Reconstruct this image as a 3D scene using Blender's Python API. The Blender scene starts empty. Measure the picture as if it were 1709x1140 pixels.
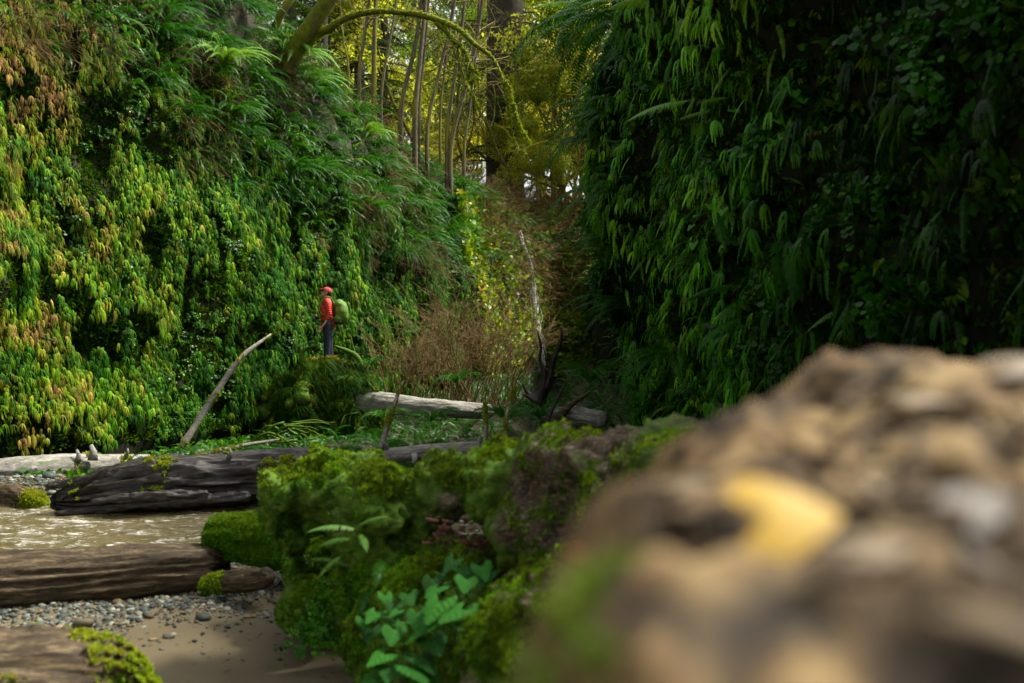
import bpy, math, random
import numpy as np
from mathutils import Vector, Matrix

PI = math.pi
R = random.Random(7)
rng = np.random.default_rng(7)
scene = bpy.context.scene
col = scene.collection

# ------------------------------------------------------------------ camera
F = 1661.1            # focal length in photo pixels (35 mm on a 36 mm sensor, 1709 px wide)
CZ = 1.8
cam_d = bpy.data.cameras.new('camera'); cam = bpy.data.objects.new('camera', cam_d); col.objects.link(cam)
cam.location = (0, 0, CZ); cam.rotation_euler = (PI/2, 0, 0)
cam_d.lens = 35; cam_d.sensor_width = 36; cam_d.clip_start = 0.05; cam_d.clip_end = 1500
cam_d.dof.use_dof = True; cam_d.dof.focus_distance = 17.0; cam_d.dof.aperture_fstop = 2.0
cam_d.dof.aperture_blades = 0
scene.camera = cam

# ------------------------------------------------------------------ light
SUN_EL, SUN_AZ = math.radians(54), math.radians(70)      # azimuth measured from +Y towards +X
w = bpy.data.worlds.new('World'); scene.world = w; w.use_nodes = True
wt = w.node_tree; wt.nodes.clear()
sky = wt.nodes.new('ShaderNodeTexSky'); sky.sky_type = 'NISHITA'; sky.sun_disc = False
sky.sun_elevation = SUN_EL; sky.sun_rotation = SUN_AZ; sky.dust_density = 4.0; sky.air_density = 1.0
hs = wt.nodes.new('ShaderNodeHueSaturation'); hs.inputs['Saturation'].default_value = 0.15
bg = wt.nodes.new('ShaderNodeBackground'); bg.inputs['Strength'].default_value = 0.05
wo = wt.nodes.new('ShaderNodeOutputWorld')
wt.links.new(sky.outputs[0], hs.inputs['Color']); wt.links.new(hs.outputs[0], bg.inputs[0]); wt.links.new(bg.outputs[0], wo.inputs[0])
sd = bpy.data.lights.new('sun', 'SUN'); sd.energy = 1.5; sd.angle = math.radians(10); sd.color = (1.0, 0.93, 0.80)
sun = bpy.data.objects.new('sun', sd); col.objects.link(sun)
sdir = Vector((math.sin(SUN_AZ)*math.cos(SUN_EL), math.cos(SUN_AZ)*math.cos(SUN_EL), math.sin(SUN_EL)))
sun.rotation_euler = sdir.to_track_quat('Z', 'Y').to_euler()
vs = scene.view_settings
vs.view_transform = 'Standard'; vs.look = 'None'; vs.gamma = 1; vs.use_curve_mapping = False
vs.exposure = 2.6
cy = scene.cycles
cy.max_bounces = 6; cy.diffuse_bounces = 2; cy.glossy_bounces = 2; cy.transmission_bounces = 4; cy.transparent_max_bounces = 4
cy.use_denoising = True; cy.caustics_reflective = False; cy.caustics_refractive = False
cy.sample_clamp_indirect = 4.0; cy.blur_glossy = 0.5

# ------------------------------------------------------------------ helpers
def P(px, py, Y):
    return np.array([(px-854.5)/F*Y, Y, CZ+(570-py)/F*Y])

def vnoise(p, seed=0):
    p = np.asarray(p, float); i = np.floor(p).astype(np.int64); f = p-i; f = f*f*(3-2*f)
    def h(a, b, c):
        n = (a*73856093) ^ (b*19349663) ^ (c*83492791) ^ (seed*40503 + 977)
        n = n & 0xffffffff; n = ((n ^ (n >> 13))*1274126177) & 0xffffffff; n = n ^ (n >> 16)
        n = (n*668265263) & 0xffffffff; n = n ^ (n >> 15)
        return (n & 0xffff)/65535.0
    x, y, z = i[:, 0], i[:, 1], i[:, 2]; fx, fy, fz = f[:, 0], f[:, 1], f[:, 2]
    def l(a, b, t): return a+(b-a)*t
    a = l(l(h(x, y, z), h(x+1, y, z), fx), l(h(x, y+1, z), h(x+1, y+1, z), fx), fy)
    b = l(l(h(x, y, z+1), h(x+1, y, z+1), fx), l(h(x, y+1, z+1), h(x+1, y+1, z+1), fx), fy)
    return l(a, b, fz)*2-1

def fbm(p, octv=4, seed=0, gain=.5):
    p = np.asarray(p, float); s = 0; a = 1.0
    for k in range(octv):
        s = s+a*vnoise(p*2.03**k+k*7.3, seed+k); a *= gain
    return s

def sstep(a, b, x):
    t = np.clip((x-a)/(b-a), 0, 1); return t*t*(3-2*t)

def props(o, label=None, cat=None, group=None, kind=None):
    if label: o['label'] = label
    if cat: o['category'] = cat
    if group: o['group'] = group
    if kind: o['kind'] = kind
    return o

def newmesh(name, V, Fc, mats, smooth=True, midx=None):
    me = bpy.data.meshes.new(name)
    V = np.asarray(V, dtype=np.float32)
    if isinstance(Fc, np.ndarray):
        n, k = Fc.shape
        me.vertices.add(len(V)); me.vertices.foreach_set('co', V.ravel())
        me.loops.add(n*k); me.loops.foreach_set('vertex_index', Fc.astype(np.int32).ravel())
        me.polygons.add(n); me.polygons.foreach_set('loop_start', np.arange(0, n*k, k, dtype=np.int32))
        me.update(calc_edges=True)
    else:
        me.from_pydata(V.tolist(), [], Fc)
    if not isinstance(mats, (list, tuple)): mats = [mats]
    for m in mats: me.materials.append(m)
    if midx is not None: me.polygons.foreach_set('material_index', np.asarray(midx, dtype=np.int32))
    if smooth: me.polygons.foreach_set('use_smooth', np.ones(len(me.polygons), dtype=bool))
    me.update()
    return me

def link(name, me, parent=None, loc=None, rot=None, scl=None):
    o = bpy.data.objects.new(name, me); col.objects.link(o)
    if loc is not None: o.location = [float(v) for v in loc]
    if rot is not None: o.rotation_euler = rot
    if scl is not None: o.scale = (scl, scl, scl) if np.isscalar(scl) else scl
    if parent is not None: o.parent = parent
    return o

def empty(name, loc=(0, 0, 0), rz=0):
    o = bpy.data.objects.new(name, None); col.objects.link(o)
    o.location = [float(v) for v in loc]; o.rotation_euler = (0, 0, rz); o.empty_display_size = .1
    return o

class MB:
    """collects geometry of one mesh"""
    def __init__(s): s.V = []; s.Q = []; s.M = []; s.n = 0
    def add(s, V, Fc, m=0):
        V = np.asarray(V, float); s.V.append(V)
        for f in Fc:
            s.Q.append([int(i)+s.n for i in f]); s.M.append(m)
        s.n += len(V)
    def mesh(s, name, mats, smooth=True):
        return newmesh(name, np.concatenate(s.V), s.Q, mats, smooth, s.M)

def frames(path):
    path = np.asarray(path, float); T = np.gradient(path, axis=0)
    T /= np.linalg.norm(T, axis=1)[:, None]+1e-9
    up = np.array([0, 0, 1.0]) if abs(T[0][2]) < .9 else np.array([0, 1.0, 0])
    N = []
    n = up-T[0]*np.dot(up, T[0]); n /= np.linalg.norm(n)
    for t in T:
        n = n-t*np.dot(n, t); n = n/(np.linalg.norm(n)+1e-9); N.append(n)
    N = np.array(N); B = np.cross(T, N)
    return T, N, B

def tube(path, rad, sides=6, cap=True):
    path = np.asarray(path, float); n = len(path)
    rad = np.broadcast_to(np.asarray(rad, float), (n,)) if np.ndim(rad) < 2 else rad
    T, N, B = frames(path)
    a = np.arange(sides)/sides*2*PI
    ring = N[:, None, :]*np.cos(a)[None, :, None]+B[:, None, :]*np.sin(a)[None, :, None]
    rr = rad[:, None] if np.ndim(rad) == 1 else rad
    V = (path[:, None, :]+ring*rr[..., None]).reshape(-1, 3)
    Fc = []
    for i in range(n-1):
        for j in range(sides):
            k = (j+1) % sides
            Fc.append((i*sides+j, i*sides+k, (i+1)*sides+k, (i+1)*sides+j))
    if cap:
        Fc.append(tuple(range(sides-1, -1, -1))); Fc.append(tuple((n-1)*sides+j for j in range(sides)))
    return V, Fc

def catmull(pts, n):
    pts = np.asarray(pts, float); d = np.r_[0, np.cumsum(np.linalg.norm(np.diff(pts, axis=0), axis=1))]
    t = np.linspace(0, d[-1], n)
    p = np.vstack([2*pts[0]-pts[1], pts, 2*pts[-1]-pts[-2]]); out = []
    for x in t:
        i = min(np.searchsorted(d, x, side='right')-1, len(pts)-2); u = (x-d[i])/(d[i+1]-d[i])
        a, b, c, e = p[i], p[i+1], p[i+2], p[i+3]
        out.append(.5*((2*b)+(-a+c)*u+(2*a-5*b+4*c-e)*u*u+(-a+3*b-3*c+e)*u**3))
    return np.array(out)

# ------------------------------------------------------------------ materials
def mat(name):
    m = bpy.data.materials.new(name); m.use_nodes = True; nt = m.node_tree; nt.nodes.clear()
    return m, nt, nt.nodes.new('ShaderNodeOutputMaterial')
def N_(nt, t, **k):
    n = nt.nodes.new(t)
    for a, v in k.items(): setattr(n, a, v)
    return n
def ramp(nt, src, stops):
    r = nt.nodes.new('ShaderNodeValToRGB'); cr = r.color_ramp
    while len(cr.elements) > 1: cr.elements.remove(cr.elements[-1])
    cr.elements[0].position = stops[0][0]; cr.elements[0].color = (*stops[0][1], 1)
    for p, c in stops[1:]:
        e = cr.elements.new(p); e.color = (*c, 1)
    nt.links.new(src, r.inputs[0]); return r.outputs[0]
def noise(nt, scale, detail=4, rough=.55, vec=None, dist=0):
    n = nt.nodes.new('ShaderNodeTexNoise'); n.inputs['Scale'].default_value = scale
    n.inputs['Detail'].default_value = detail; n.inputs['Roughness'].default_value = rough
    n.inputs['Distortion'].default_value = dist
    if vec is not None: nt.links.new(vec, n.inputs['Vector'])
    return n.outputs['Fac']
def mixc(nt, f, a, b, bt='MIX'):
    m = nt.nodes.new('ShaderNodeMix'); m.data_type = 'RGBA'; m.blend_type = bt
    for s, v in ((m.inputs[0], f), (m.inputs[6], a), (m.inputs[7], b)):
        if hasattr(v, 'is_linked') or isinstance(v, bpy.types.NodeSocket): nt.links.new(v, s)
        elif isinstance(v, (int, float)): s.default_value = v
        else: s.default_value = (*v, 1)
    return m.outputs[2]
def mathn(nt, op, a, b=None, clamp=False):
    m = nt.nodes.new('ShaderNodeMath'); m.operation = op; m.use_clamp = clamp
    for s, v in ((m.inputs[0], a), (m.inputs[1], b)):
        if v is None: continue
        if isinstance(v, bpy.types.NodeSocket): nt.links.new(v, s)
        else: s.default_value = v
    return m.outputs[0]
def mapping(nt, scale, coord='Object'):
    t = nt.nodes.new('ShaderNodeTexCoord'); m = nt.nodes.new('ShaderNodeMapping')
    m.inputs['Scale'].default_value = scale; nt.links.new(t.outputs[coord], m.inputs[0]); return m.outputs[0]
def bsdf(nt, out, color, rough=.8, bump=None, bs=.5, bd=.02, spec=.5, trans=0, tcol=None):
    p = nt.nodes.new('ShaderNodeBsdfPrincipled')
    if isinstance(color, bpy.types.NodeSocket): nt.links.new(color, p.inputs['Base Color'])
    else: p.inputs['Base Color'].default_value = (*color, 1)
    if isinstance(rough, bpy.types.NodeSocket): nt.links.new(rough, p.inputs['Roughness'])
    else: p.inputs['Roughness'].default_value = rough
    p.inputs['Specular IOR Level'].default_value = spec
    if bump is not None:
        b = nt.nodes.new('ShaderNodeBump'); b.inputs['Strength'].default_value = bs; b.inputs['Distance'].default_value = bd
        nt.links.new(bump, b.inputs['Height']); nt.links.new(b.outputs[0], p.inputs['Normal'])
    if trans > 0:
        t = nt.nodes.new('ShaderNodeBsdfTranslucent'); mx = nt.nodes.new('ShaderNodeMixShader'); mx.inputs[0].default_value = trans
        nt.links.new(tcol, t.inputs[0]); nt.links.new(p.outputs[0], mx.inputs[1]); nt.links.new(t.outputs[0], mx.inputs[2])
        nt.links.new(mx.outputs[0], out.inputs[0])
    else: nt.links.new(p.outputs[0], out.inputs[0])
    return p

def leaf_mat(name, base=None, trans=.35, rough=.55, spec=.10, var=.6, tgain=(1.5, 1.35, .7)):
    """leaf: per island and per object variation; base None = colour stored on each instance"""
    m, nt, out = mat(name)
    if base is None:
        a = N_(nt, 'ShaderNodeAttribute', attribute_type='INSTANCER', attribute_name='col'); c = a.outputs['Color']
    else:
        oi = N_(nt, 'ShaderNodeObjectInfo')
        c = ramp(nt, oi.outputs['Random'], [(0, tuple(v*.75 for v in base)), (.5, base), (1, (base[0]*1.3, base[1]*1.12, base[2]*.8))])
    g = N_(nt, 'ShaderNodeNewGeometry')
    v = mathn(nt, 'ADD', mathn(nt, 'MULTIPLY', g.outputs['Random Per Island'], var*1.6), 1-var*.8)
    vm = N_(nt, 'ShaderNodeVectorMath', operation='SCALE'); nt.links.new(c, vm.inputs[0]); nt.links.new(v, vm.inputs['Scale'])
    c = vm.outputs[0]
    tc = mixc(nt, 1.0, c, tgain, 'MULTIPLY')
    bsdf(nt, out, c, rough, spec=spec, trans=trans, tcol=tc)
    return m
M_inst = leaf_mat('fern_leaf_tinted')
M_instg = leaf_mat('fern_leaf_glossy', rough=.38, spec=.22)
M_fern = leaf_mat('sword_fern_leaf', (.022, .11, .006), rough=.45, spec=.16, var=.4)
M_fernL = leaf_mat('lady_fern_leaf', (.10, .25, .03), rough=.5, spec=.3, var=.2)
M_conif = leaf_mat('conifer_needles', (.03, .07, .010), trans=.25, rough=.6)
M_yel = leaf_mat('backlit_yellow_leaf', (.36, .40, .05), trans=.6, rough=.6, tgain=(1.5, 1.45, .6))
M_mid = leaf_mat('mid_green_leaf', (.08, .17, .012), trans=.5, rough=.5)
M_big = leaf_mat('broad_leaf', (.045, .19, .05), rough=.3, spec=.6, trans=.3)
def veined(name, base, freq=38.):
    m, nt, out = mat(name); tc = nt.nodes.new('ShaderNodeTexCoord'); sx = nt.nodes.new('ShaderNodeSeparateXYZ'); nt.links.new(tc.outputs['Object'], sx.inputs[0])
    ay = mathn(nt, 'ABSOLUTE', sx.outputs['Y']); mid = mathn(nt, 'LESS_THAN', ay, .0022)
    fr = mathn(nt, 'PINGPONG', mathn(nt, 'MULTIPLY', mathn(nt, 'SUBTRACT', sx.outputs['X'], mathn(nt, 'MULTIPLY', ay, .8)), freq), .5)
    vein = mathn(nt, 'MAXIMUM', mid, mathn(nt, 'LESS_THAN', fr, .045)); n = noise(nt, 45, 4, .6); oi = N_(nt, 'ShaderNodeObjectInfo')
    c = ramp(nt, mathn(nt, 'ADD', mathn(nt, 'MULTIPLY', n, .6), mathn(nt, 'MULTIPLY', oi.outputs['Random'], .4)), [(.3, tuple(v*.4 for v in base)), (.5, base), (.7, (base[0]*1.5, base[1]*1.3, base[2]*1.2))])
    c = mixc(nt, mathn(nt, 'MULTIPLY', vein, .4), c, (base[0]*2.6, base[1]*1.6, base[2]*1.5))
    bsdf(nt, out, c, .6, mathn(nt, 'SUBTRACT', fr, mathn(nt, 'MULTIPLY', n, .5)), .9, .006, .18, .25, mixc(nt, 1.0, c, (1.4, 1.3, .6), 'MULTIPLY')); return m
M_big = veined('broad_veined_leaf', (.018, .125, .008))
M_grass = leaf_mat('grass_blade', (.07, .20, .04), rough=.4)
M_ivy = leaf_mat('round_leaf', (.06, .24, .015), rough=.45, trans=.35)

def bark_mat(name, dark, mid, light, moss=None, mossamt=.5, scale=(1, 1, 1), rough=.75, bd=.02, spec=.18, fine=30, wet=False, upmoss=True):
    m, nt, out = mat(name)
    v = mapping(nt, scale)
    n1 = noise(nt, 6, 8, .65, v, .5); n2 = noise(nt, fine, 6, .7, v)
    f = mathn(nt, 'ADD', mathn(nt, 'MULTIPLY', n1, .6), mathn(nt, 'MULTIPLY', n2, .4))
    c = ramp(nt, f, [(.32, dark), (.5, mid), (.68, light)])
    if moss:
        g = N_(nt, 'ShaderNodeNewGeometry'); sx = N_(nt, 'ShaderNodeSeparateXYZ'); nt.links.new(g.outputs['Normal'], sx.inputs[0])
        nm = noise(nt, 3.2, 6, .65)
        a = mathn(nt, 'ADD', nm, mathn(nt, 'MULTIPLY', sx.outputs['Z'], .22 if upmoss else 0))
        k = ramp(nt, a, [(.62-mossamt*.3, (0, 0, 0)), (.72-mossamt*.3, (1, 1, 1))])
        nn = noise(nt, 60, 4, .7)
        mc = ramp(nt, nn, [(.3, tuple(x*.35 for x in moss)), (.55, moss), (.75, (moss[0]*1.5, moss[1]*1.35, moss[2]))])
        c = mixc(nt, k, c, mc)
    bsdf(nt, out, c, rough, f, .7, bd, spec)
    return m
MOSS = (.07, .14, .006); MOSSY = (.24, .22, .02)
M_bark = bark_mat('dark_wet_bark', (.004, .0035, .003), (.022, .018, .014), (.10, .085, .075), None, scale=(1, 6, 6), rough=.35, spec=.45)
M_barkg = bark_mat('grey_bark', (.06, .055, .045), (.2, .19, .165), (.42, .40, .36), MOSS, .12, scale=(.8, 3, 3), upmoss=False)
M_barkt = bark_mat('tan_bark', (.006, .005, .004), (.050, .035, .019), (.24, .18, .095), None, scale=(.8, 6, 6), rough=.6)
M_alder = bark_mat('alder_bark', (.03, .025, .017), (.08, .065, .042), (.16, .135, .09), MOSSY, .5, scale=(3, 3, 1))
M_thin = bark_mat('thin_twig_bark', (.05, .033, .02), (.13, .085, .05), (.26, .19, .12), MOSSY, .35)
M_thin_y = bark_mat('mossy_twig_bark', (.06, .05, .02), (.16, .13, .04), (.25, .21, .06), MOSSY, .8)
M_red = bark_mat('old_conifer_bark', (.02, .016, .012), (.07, .058, .045), (.16, .14, .11), (.06, .09, .02), .35, scale=(4, 4, .7), bd=.08)
M_mossb = bark_mat('moss_covered_wood', (.02, .014, .008), (.07, .05, .03), (.16, .12, .07), MOSS, 1.1, bd=.02)
M_mossy = bark_mat('mossy_limb', (.04, .035, .01), (.1, .09, .02), (.2, .17, .04), (.14, .16, .008), 1.0, bd=.03)
M_black = bark_mat('black_wet_wood', (.006, .005, .004), (.018, .014, .011), (.05, .042, .035), None, rough=.4)
M_pole = bark_mat('bare_pole_wood', (.08, .07, .055), (.27, .25, .21), (.5, .48, .44), (.2, .17, .02), .25, scale=(1, 5, 5), rough=.5, upmoss=False)
M_brown = bark_mat('dead_brown_twig', (.05, .032, .012), (.14, .092, .032), (.27, .19, .075))

def rock_mat(name, a, b, c, bd=.08, rough=.8, sc=1.5):
    m, nt, out = mat(name); n1 = noise(nt, sc, 10, .65); n2 = noise(nt, sc*9, 6, .7)
    f = mathn(nt, 'ADD', mathn(nt, 'MULTIPLY', n1, .6), mathn(nt, 'MULTIPLY', n2, .4))
    bsdf(nt, out, ramp(nt, f, [(.35, a), (.52, b), (.68, c)]), rough, f, .8, bd, .12); return m
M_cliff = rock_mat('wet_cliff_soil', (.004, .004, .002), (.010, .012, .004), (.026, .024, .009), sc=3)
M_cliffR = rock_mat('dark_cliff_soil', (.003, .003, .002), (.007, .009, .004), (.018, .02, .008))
M_hill = rock_mat('forest_floor', (.02, .022, .008), (.05, .05, .018), (.12, .09, .035), sc=.6)

# ------------------------------------------------------------------ plants: prototypes
def frond(L=.7, pairs=26, pl=.09, pw=.014, a0=50, a1=-50, side=0., fold=.25, seed=0, toothed=False, shape='sword'):
    """one fern frond growing to +X, arching from a0 to a1 degrees"""
    r = random.Random(seed); n = 12
    t = np.linspace(0, 1, n); ang = np.radians(a0+(a1-a0)*t**1.1)
    step = L/(n-1); x = np.r_[0, np.cumsum(np.cos(ang[:-1])*step)]; z = np.r_[0, np.cumsum(np.sin(ang[:-1])*step)]
    y = side*L*t*t
    path = np.stack([x, y, z], 1); mb = MB()
    V, Fc = tube(path, np.linspace(.0035, .0008, n)*(L/.7), 3, False); mb.add(V, Fc, 0)
    T, Nn, B = frames(path)
    for i in range(pairs):
        u = .10+.90*(i+.5)/pairs; k = u*(n-1); j = min(int(k), n-2); f = k-j
        p = path[j]*(1-f)+path[j+1]*f; tt = T[j]; nn = Nn[j]; bb = B[j]
        prof = (min(1, (u-.02)*5)*(1-u**3.0)**.8+.03) if shape == 'sword' else (math.sin(PI*min(1, u*.95+.08))**.8*.95+.04)
        l = pl*prof*r.uniform(.85, 1.1)
        for s in (-1, 1):
            if r.random() < .03: continue
            d = bb*s*(1-.1)+tt*.30-nn*fold*r.uniform(.5, 1.4)+np.array([0, 0, -.12]); d /= np.linalg.norm(d)
            wv = tt*pw*.5*r.uniform(.85, 1.15)
            tip = p+d*l+np.array([0, 0, -.2*l*l/pl])
            m1 = p+d*l*.45
            mb.add([p-wv*.7, m1-wv, tip, m1+wv*1.1, p+wv*.7], [(0, 1, 2, 3, 4)], 0)
    return mb

def place(mb, dst, rz=0, rx=0, ry=0, s=1, off=(0, 0, 0), m=None):
    Mx = np.array((Matrix.Rotation(rz, 3, 'Z') @ Matrix.Rotation(ry, 3, 'Y') @ Matrix.Rotation(rx, 3, 'X')))
    V = np.concatenate(mb.V)@Mx.T*s+np.asarray(off)
    base = dst.n; dst.V.append(V)
    for f, mm in zip(mb.Q, mb.M):
        dst.Q.append([i+base for i in f]); dst.M.append(mm if m is None else m)
    dst.n += len(V)

def fanfern(seed, size=.3, fingers=8, pairs=11, spread=1.25, hang=1.0, wid=.019):
    """five-finger fern: a short arching stalk that opens into a hanging hand of fringed fingers; grows to +X"""
    r = random.Random(seed); mb = MB()
    st = np.array([[0, 0, 0], [.05, 0, .03], [.10, 0, .03], [.13, 0, .01]])*size/.3
    V, Fc = tube(st, .0016, 3, False); mb.add(V, Fc, 0)
    o = st[-1]
    for k in range(fingers):
        a = (k/(fingers-1)-.5)*2*spread+r.uniform(-.1, .1)
        L = size*(1-.45*abs(a)/spread)*r.uniform(.8, 1.15)
        n = 7; d = np.array([math.cos(a)*.5, math.sin(a), .18]); p = o.copy(); pts = [p]
        for j in range(n-1):
            d = d+np.array([0, 0, -.42*hang]); d = d/np.linalg.norm(d); p = p+d*L/(n-1); pts.append(p)
        pts = np.array(pts); T, Nn, B = frames(pts)
        sd = np.array([-math.sin(a)*.3, 1.0, 0]); sd /= np.linalg.norm(sd)
        w = wid*size/.3*r.uniform(.85, 1.3); rows = pairs*2; VV = []
        for i in range(rows+1):
            u = i/rows*(n-1.001); j = int(u); f = u-j; q = pts[j]*(1-f)+pts[min(j+1, n-1)]*f
            ww = w*(1.15-.95*(i/rows)**1.5)*(.5+.5*min(1, i/3))*(1 if i % 2 else .42)*r.uniform(.85, 1.15)
            dd = sd*ww+np.array([r.uniform(-.3, .3)*ww, 0, -.5*ww if i % 2 else 0])
            de = -sd*ww+np.array([r.uniform(-.3, .3)*ww, 0, -.5*ww if i % 2 else 0])
            VV += [q+dd, q, q+de]
        mb.add(VV, [g_ for i in range(rows) for g_ in ((3*i, 3*i+1, 3*i+4, 3*i+3), (3*i+1, 3*i+2, 3*i+5, 3*i+4))], 0)
    return mb

def smallleaves(seed, n=16, size=.028, spread=.12, hang=.16):
    r = random.Random(seed); mb = MB()
    for k in range(n):
        c = np.array([r.uniform(.0, .08), r.gauss(0, spread*.5), -abs(r.gauss(0, hang*.5))])
        s = size*r.uniform(.6, 1.3); nx = Vector((r.uniform(.3, 1), r.uniform(-.6, .6), r.uniform(.2, 1))).normalized()
        q = nx.to_track_quat('Z', 'Y').to_matrix(); pts = []
        for j in range(7):
            a = j/7*2*PI; rr = s*(1 if j else 1.25); pts.append(c+np.array(q @ Vector((math.cos(a)*rr, math.sin(a)*rr*.9, -.15*rr*abs(math.sin(a))))))
        mb.add(pts, [tuple(range(7))], 0)
    return mb

def mosstuft(seed, n=14, size=.02, up=1.0):
    r = random.Random(seed); mb = MB()
    for k in range(n):
        a = r.uniform(0, 2*PI); b = r.uniform(0, 1)**.6; d = Vector((math.cos(a)*b, math.sin(a)*b, up*r.uniform(.5, 1))).normalized()*size*r.uniform(.6, 1.3)
        o = np.array([r.gauss(0, size*.35), r.gauss(0, size*.35), -size*.25]); sdv = Vector((-math.sin(a), math.cos(a), 0))*size*r.uniform(.10, .2)
        mb.add([o-sdv, o+np.array(d)*.55-np.array(sdv)*1.1, o+np.array(d), o+np.array(d)*.55+np.array(sdv)*1.1, o+sdv], [(0, 1, 2, 3, 4)], 0)
    return mb

def twigspray(seed, n=7, L=.5, hang=.4, rad=.0028):
    r = random.Random(seed); mb = MB()
    for k in range(n):
        d = Vector((r.uniform(.3, 1), r.uniform(-1, 1), r.uniform(-.6, .9))).normalized(); p = Vector((0, 0, 0)); pts = [p.copy()]
        for j in range(6):
            d = (d+Vector((r.uniform(-.35, .35), r.uniform(-.35, .35), r.uniform(-.35, .25)-hang*.25))).normalized(); p = p+d*L*r.uniform(.6, 1.2)/6; pts.append(p.copy())
            if r.random() < .5:
                e = (d+Vector((r.uniform(-1, 1), r.uniform(-1, 1), r.uniform(-1, .6)))).normalized(); q = [np.array(p), np.array(p+e*L*.12), np.array(p+e*L*.2+Vector((0, 0, -.02)))]
                V, Fc = tube(q, [rad*.6, rad*.5, rad*.3], 3, False); mb.add(V, Fc)
        V, Fc = tube(np.array(pts), np.linspace(rad, rad*.4, 7), 3, False); mb.add(V, Fc)
    return mb

def grassclump(seed, n=60, L=.6, w=.006, spread=.7):
    r = random.Random(seed); mb = MB()
    for k in range(n):
        a = r.uniform(-PI*.5, PI*.5)*spread*1.4; d = Vector((math.cos(a)*r.uniform(.3, 1), math.sin(a), r.uniform(.3, 1.6))).normalized()
        l = L*r.uniform(.6, 1.1); p = Vector((0, r.gauss(0, .05), r.gauss(0, .03))); sdv = Vector((-d.y, d.x, 0)).normalized()*w; pts = []
        for j in range(8):
            ww = sdv*(1-j/7.5); pts += [np.array(p-ww), np.array(p+ww)]; d = (d+Vector((0, 0, -.30))).normalized(); p = p+d*l/7
        mb.add(pts, [(2*j, 2*j+1, 2*j+3, 2*j+2) for j in range(7)], 0)
    return mb

def protoset(name, mbs, mats):
    c = bpy.data.collections.new(name)
    for i, m in enumerate(mbs):
        me = m.mesh('%s_sprig' % name, mats, smooth=False); o = bpy.data.objects.new('%s_sprig' % name, me); c.objects.link(o)
    return c

def scatter(name, protos, pts, rot, scl, colr, label=None, cat=None, kind='stuff', parent=None):
    n = len(pts); me = bpy.data.meshes.new(name); me.vertices.add(n); me.vertices.foreach_set('co', np.asarray(pts, np.float32).ravel())
    a = me.attributes.new('rot', 'FLOAT_VECTOR', 'POINT'); a.data.foreach_set('vector', np.asarray(rot, np.float32).ravel())
    a = me.attributes.new('scl', 'FLOAT', 'POINT'); a.data.foreach_set('value', np.asarray(scl, np.float32).ravel())
    a = me.attributes.new('pick', 'INT', 'POINT'); a.data.foreach_set('value', rng.integers(0, len(protos.objects), n).astype(np.int32))
    a = me.attributes.new('col', 'FLOAT_COLOR', 'POINT'); c4 = np.ones((n, 4), np.float32); c4[:, :3] = colr; a.data.foreach_set('color', c4.ravel())
    o = link(name, me, parent)
    g = bpy.data.node_groups.new(name+'_grow', 'GeometryNodeTree')
    g.interface.new_socket('Geometry', in_out='INPUT', socket_type='NodeSocketGeometry'); g.interface.new_socket('Geometry', in_out='OUTPUT', socket_type='NodeSocketGeometry')
    gi = g.nodes.new('NodeGroupInput'); go = g.nodes.new('NodeGroupOutput'); ip = g.nodes.new('GeometryNodeInstanceOnPoints')
    ci = g.nodes.new('GeometryNodeCollectionInfo'); ci.inputs['Collection'].default_value = protos; ci.inputs['Separate Children'].default_value = True; ci.inputs['Reset Children'].default_value = True
    def attr(nm, t):
        k = g.nodes.new('GeometryNodeInputNamedAttribute'); k.data_type = t; k.inputs['Name'].default_value = nm
        return [s for s in k.outputs if s.enabled and s.name == 'Attribute'][0]
    er = g.nodes.new('FunctionNodeEulerToRotation')
    L = g.links.new
    L(gi.outputs[0], ip.inputs['Points']); L(ci.outputs[0], ip.inputs['Instance']); ip.inputs['Pick Instance'].default_value = True
    L(attr('pick', 'INT'), ip.inputs['Instance Index']); L(attr('rot', 'FLOAT_VECTOR'), er.inputs[0]); L(er.outputs[0], ip.inputs['Rotation'])
    L(attr('scl', 'FLOAT'), ip.inputs['Scale']); L(ip.outputs[0], go.inputs[0])
    md = o.modifiers.new('grow', 'NODES'); md.node_group = g
    props(o, label, cat, kind=kind)
    return o

def rots_from_normals(Nr, jitter, rnd=rng):
    """local Z along normal"""
    out = []
    for n in Nr:
        q = Vector(n).to_track_quat('Z', 'Y').to_matrix() @ Matrix.Rotation(rnd.uniform(0, 2*PI), 3, 'Z')
        e = q.to_euler(); out.append((e.x+rnd.normal()*jitter, e.y+rnd.normal()*jitter, e.z))
    return np.array(out)

C_set_fan = protoset('finger_fern', [fanfern(s, .30*(.8+.4*(s % 3)/2), 6+s % 4, 8, spread=(.6, 1.0, 1.3)[s % 3], hang=(1.2, 2.2, 1.5, 2.8)[s % 4], wid=(.011, .015)[s % 2]) for s in range(12)]+[frond(.34, 22, .030, .009, -35, -92, r_, .25, 160+i) for i, r_ in enumerate((-.15, .15, 0))], M_inst)
C_set_fanR = protoset('wall_fern', [fanfern(20+s, .32, 4+s % 3, 13, spread=.8, hang=1.8, wid=.018) for s in range(4)]+[frond(.5, 34, .04, .010, -55, -92, r_, .2, 60+i) for i, r_ in enumerate((-.1, .1, 0))], M_instg)
C_set_frond = protoset('arching_frond', [frond(.55, 24, .06, .014, 35, -75, s_, .3, 40+i) for i, s_ in enumerate((-.15, 0, .15, .05))], M_instg)
C_set_leaf = protoset('small_leaf', [smallleaves(s) for s in range(5)], M_instg)
C_set_moss = protoset('moss', [mosstuft(s) for s in range(5)], M_inst)
C_set_twig = protoset('dead_twig', [twigspray(s) for s in range(5)], M_brown)
C_set_grass = protoset('grass', [grassclump(s, 16, .35, .004) for s in range(3)], M_inst)

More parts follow.
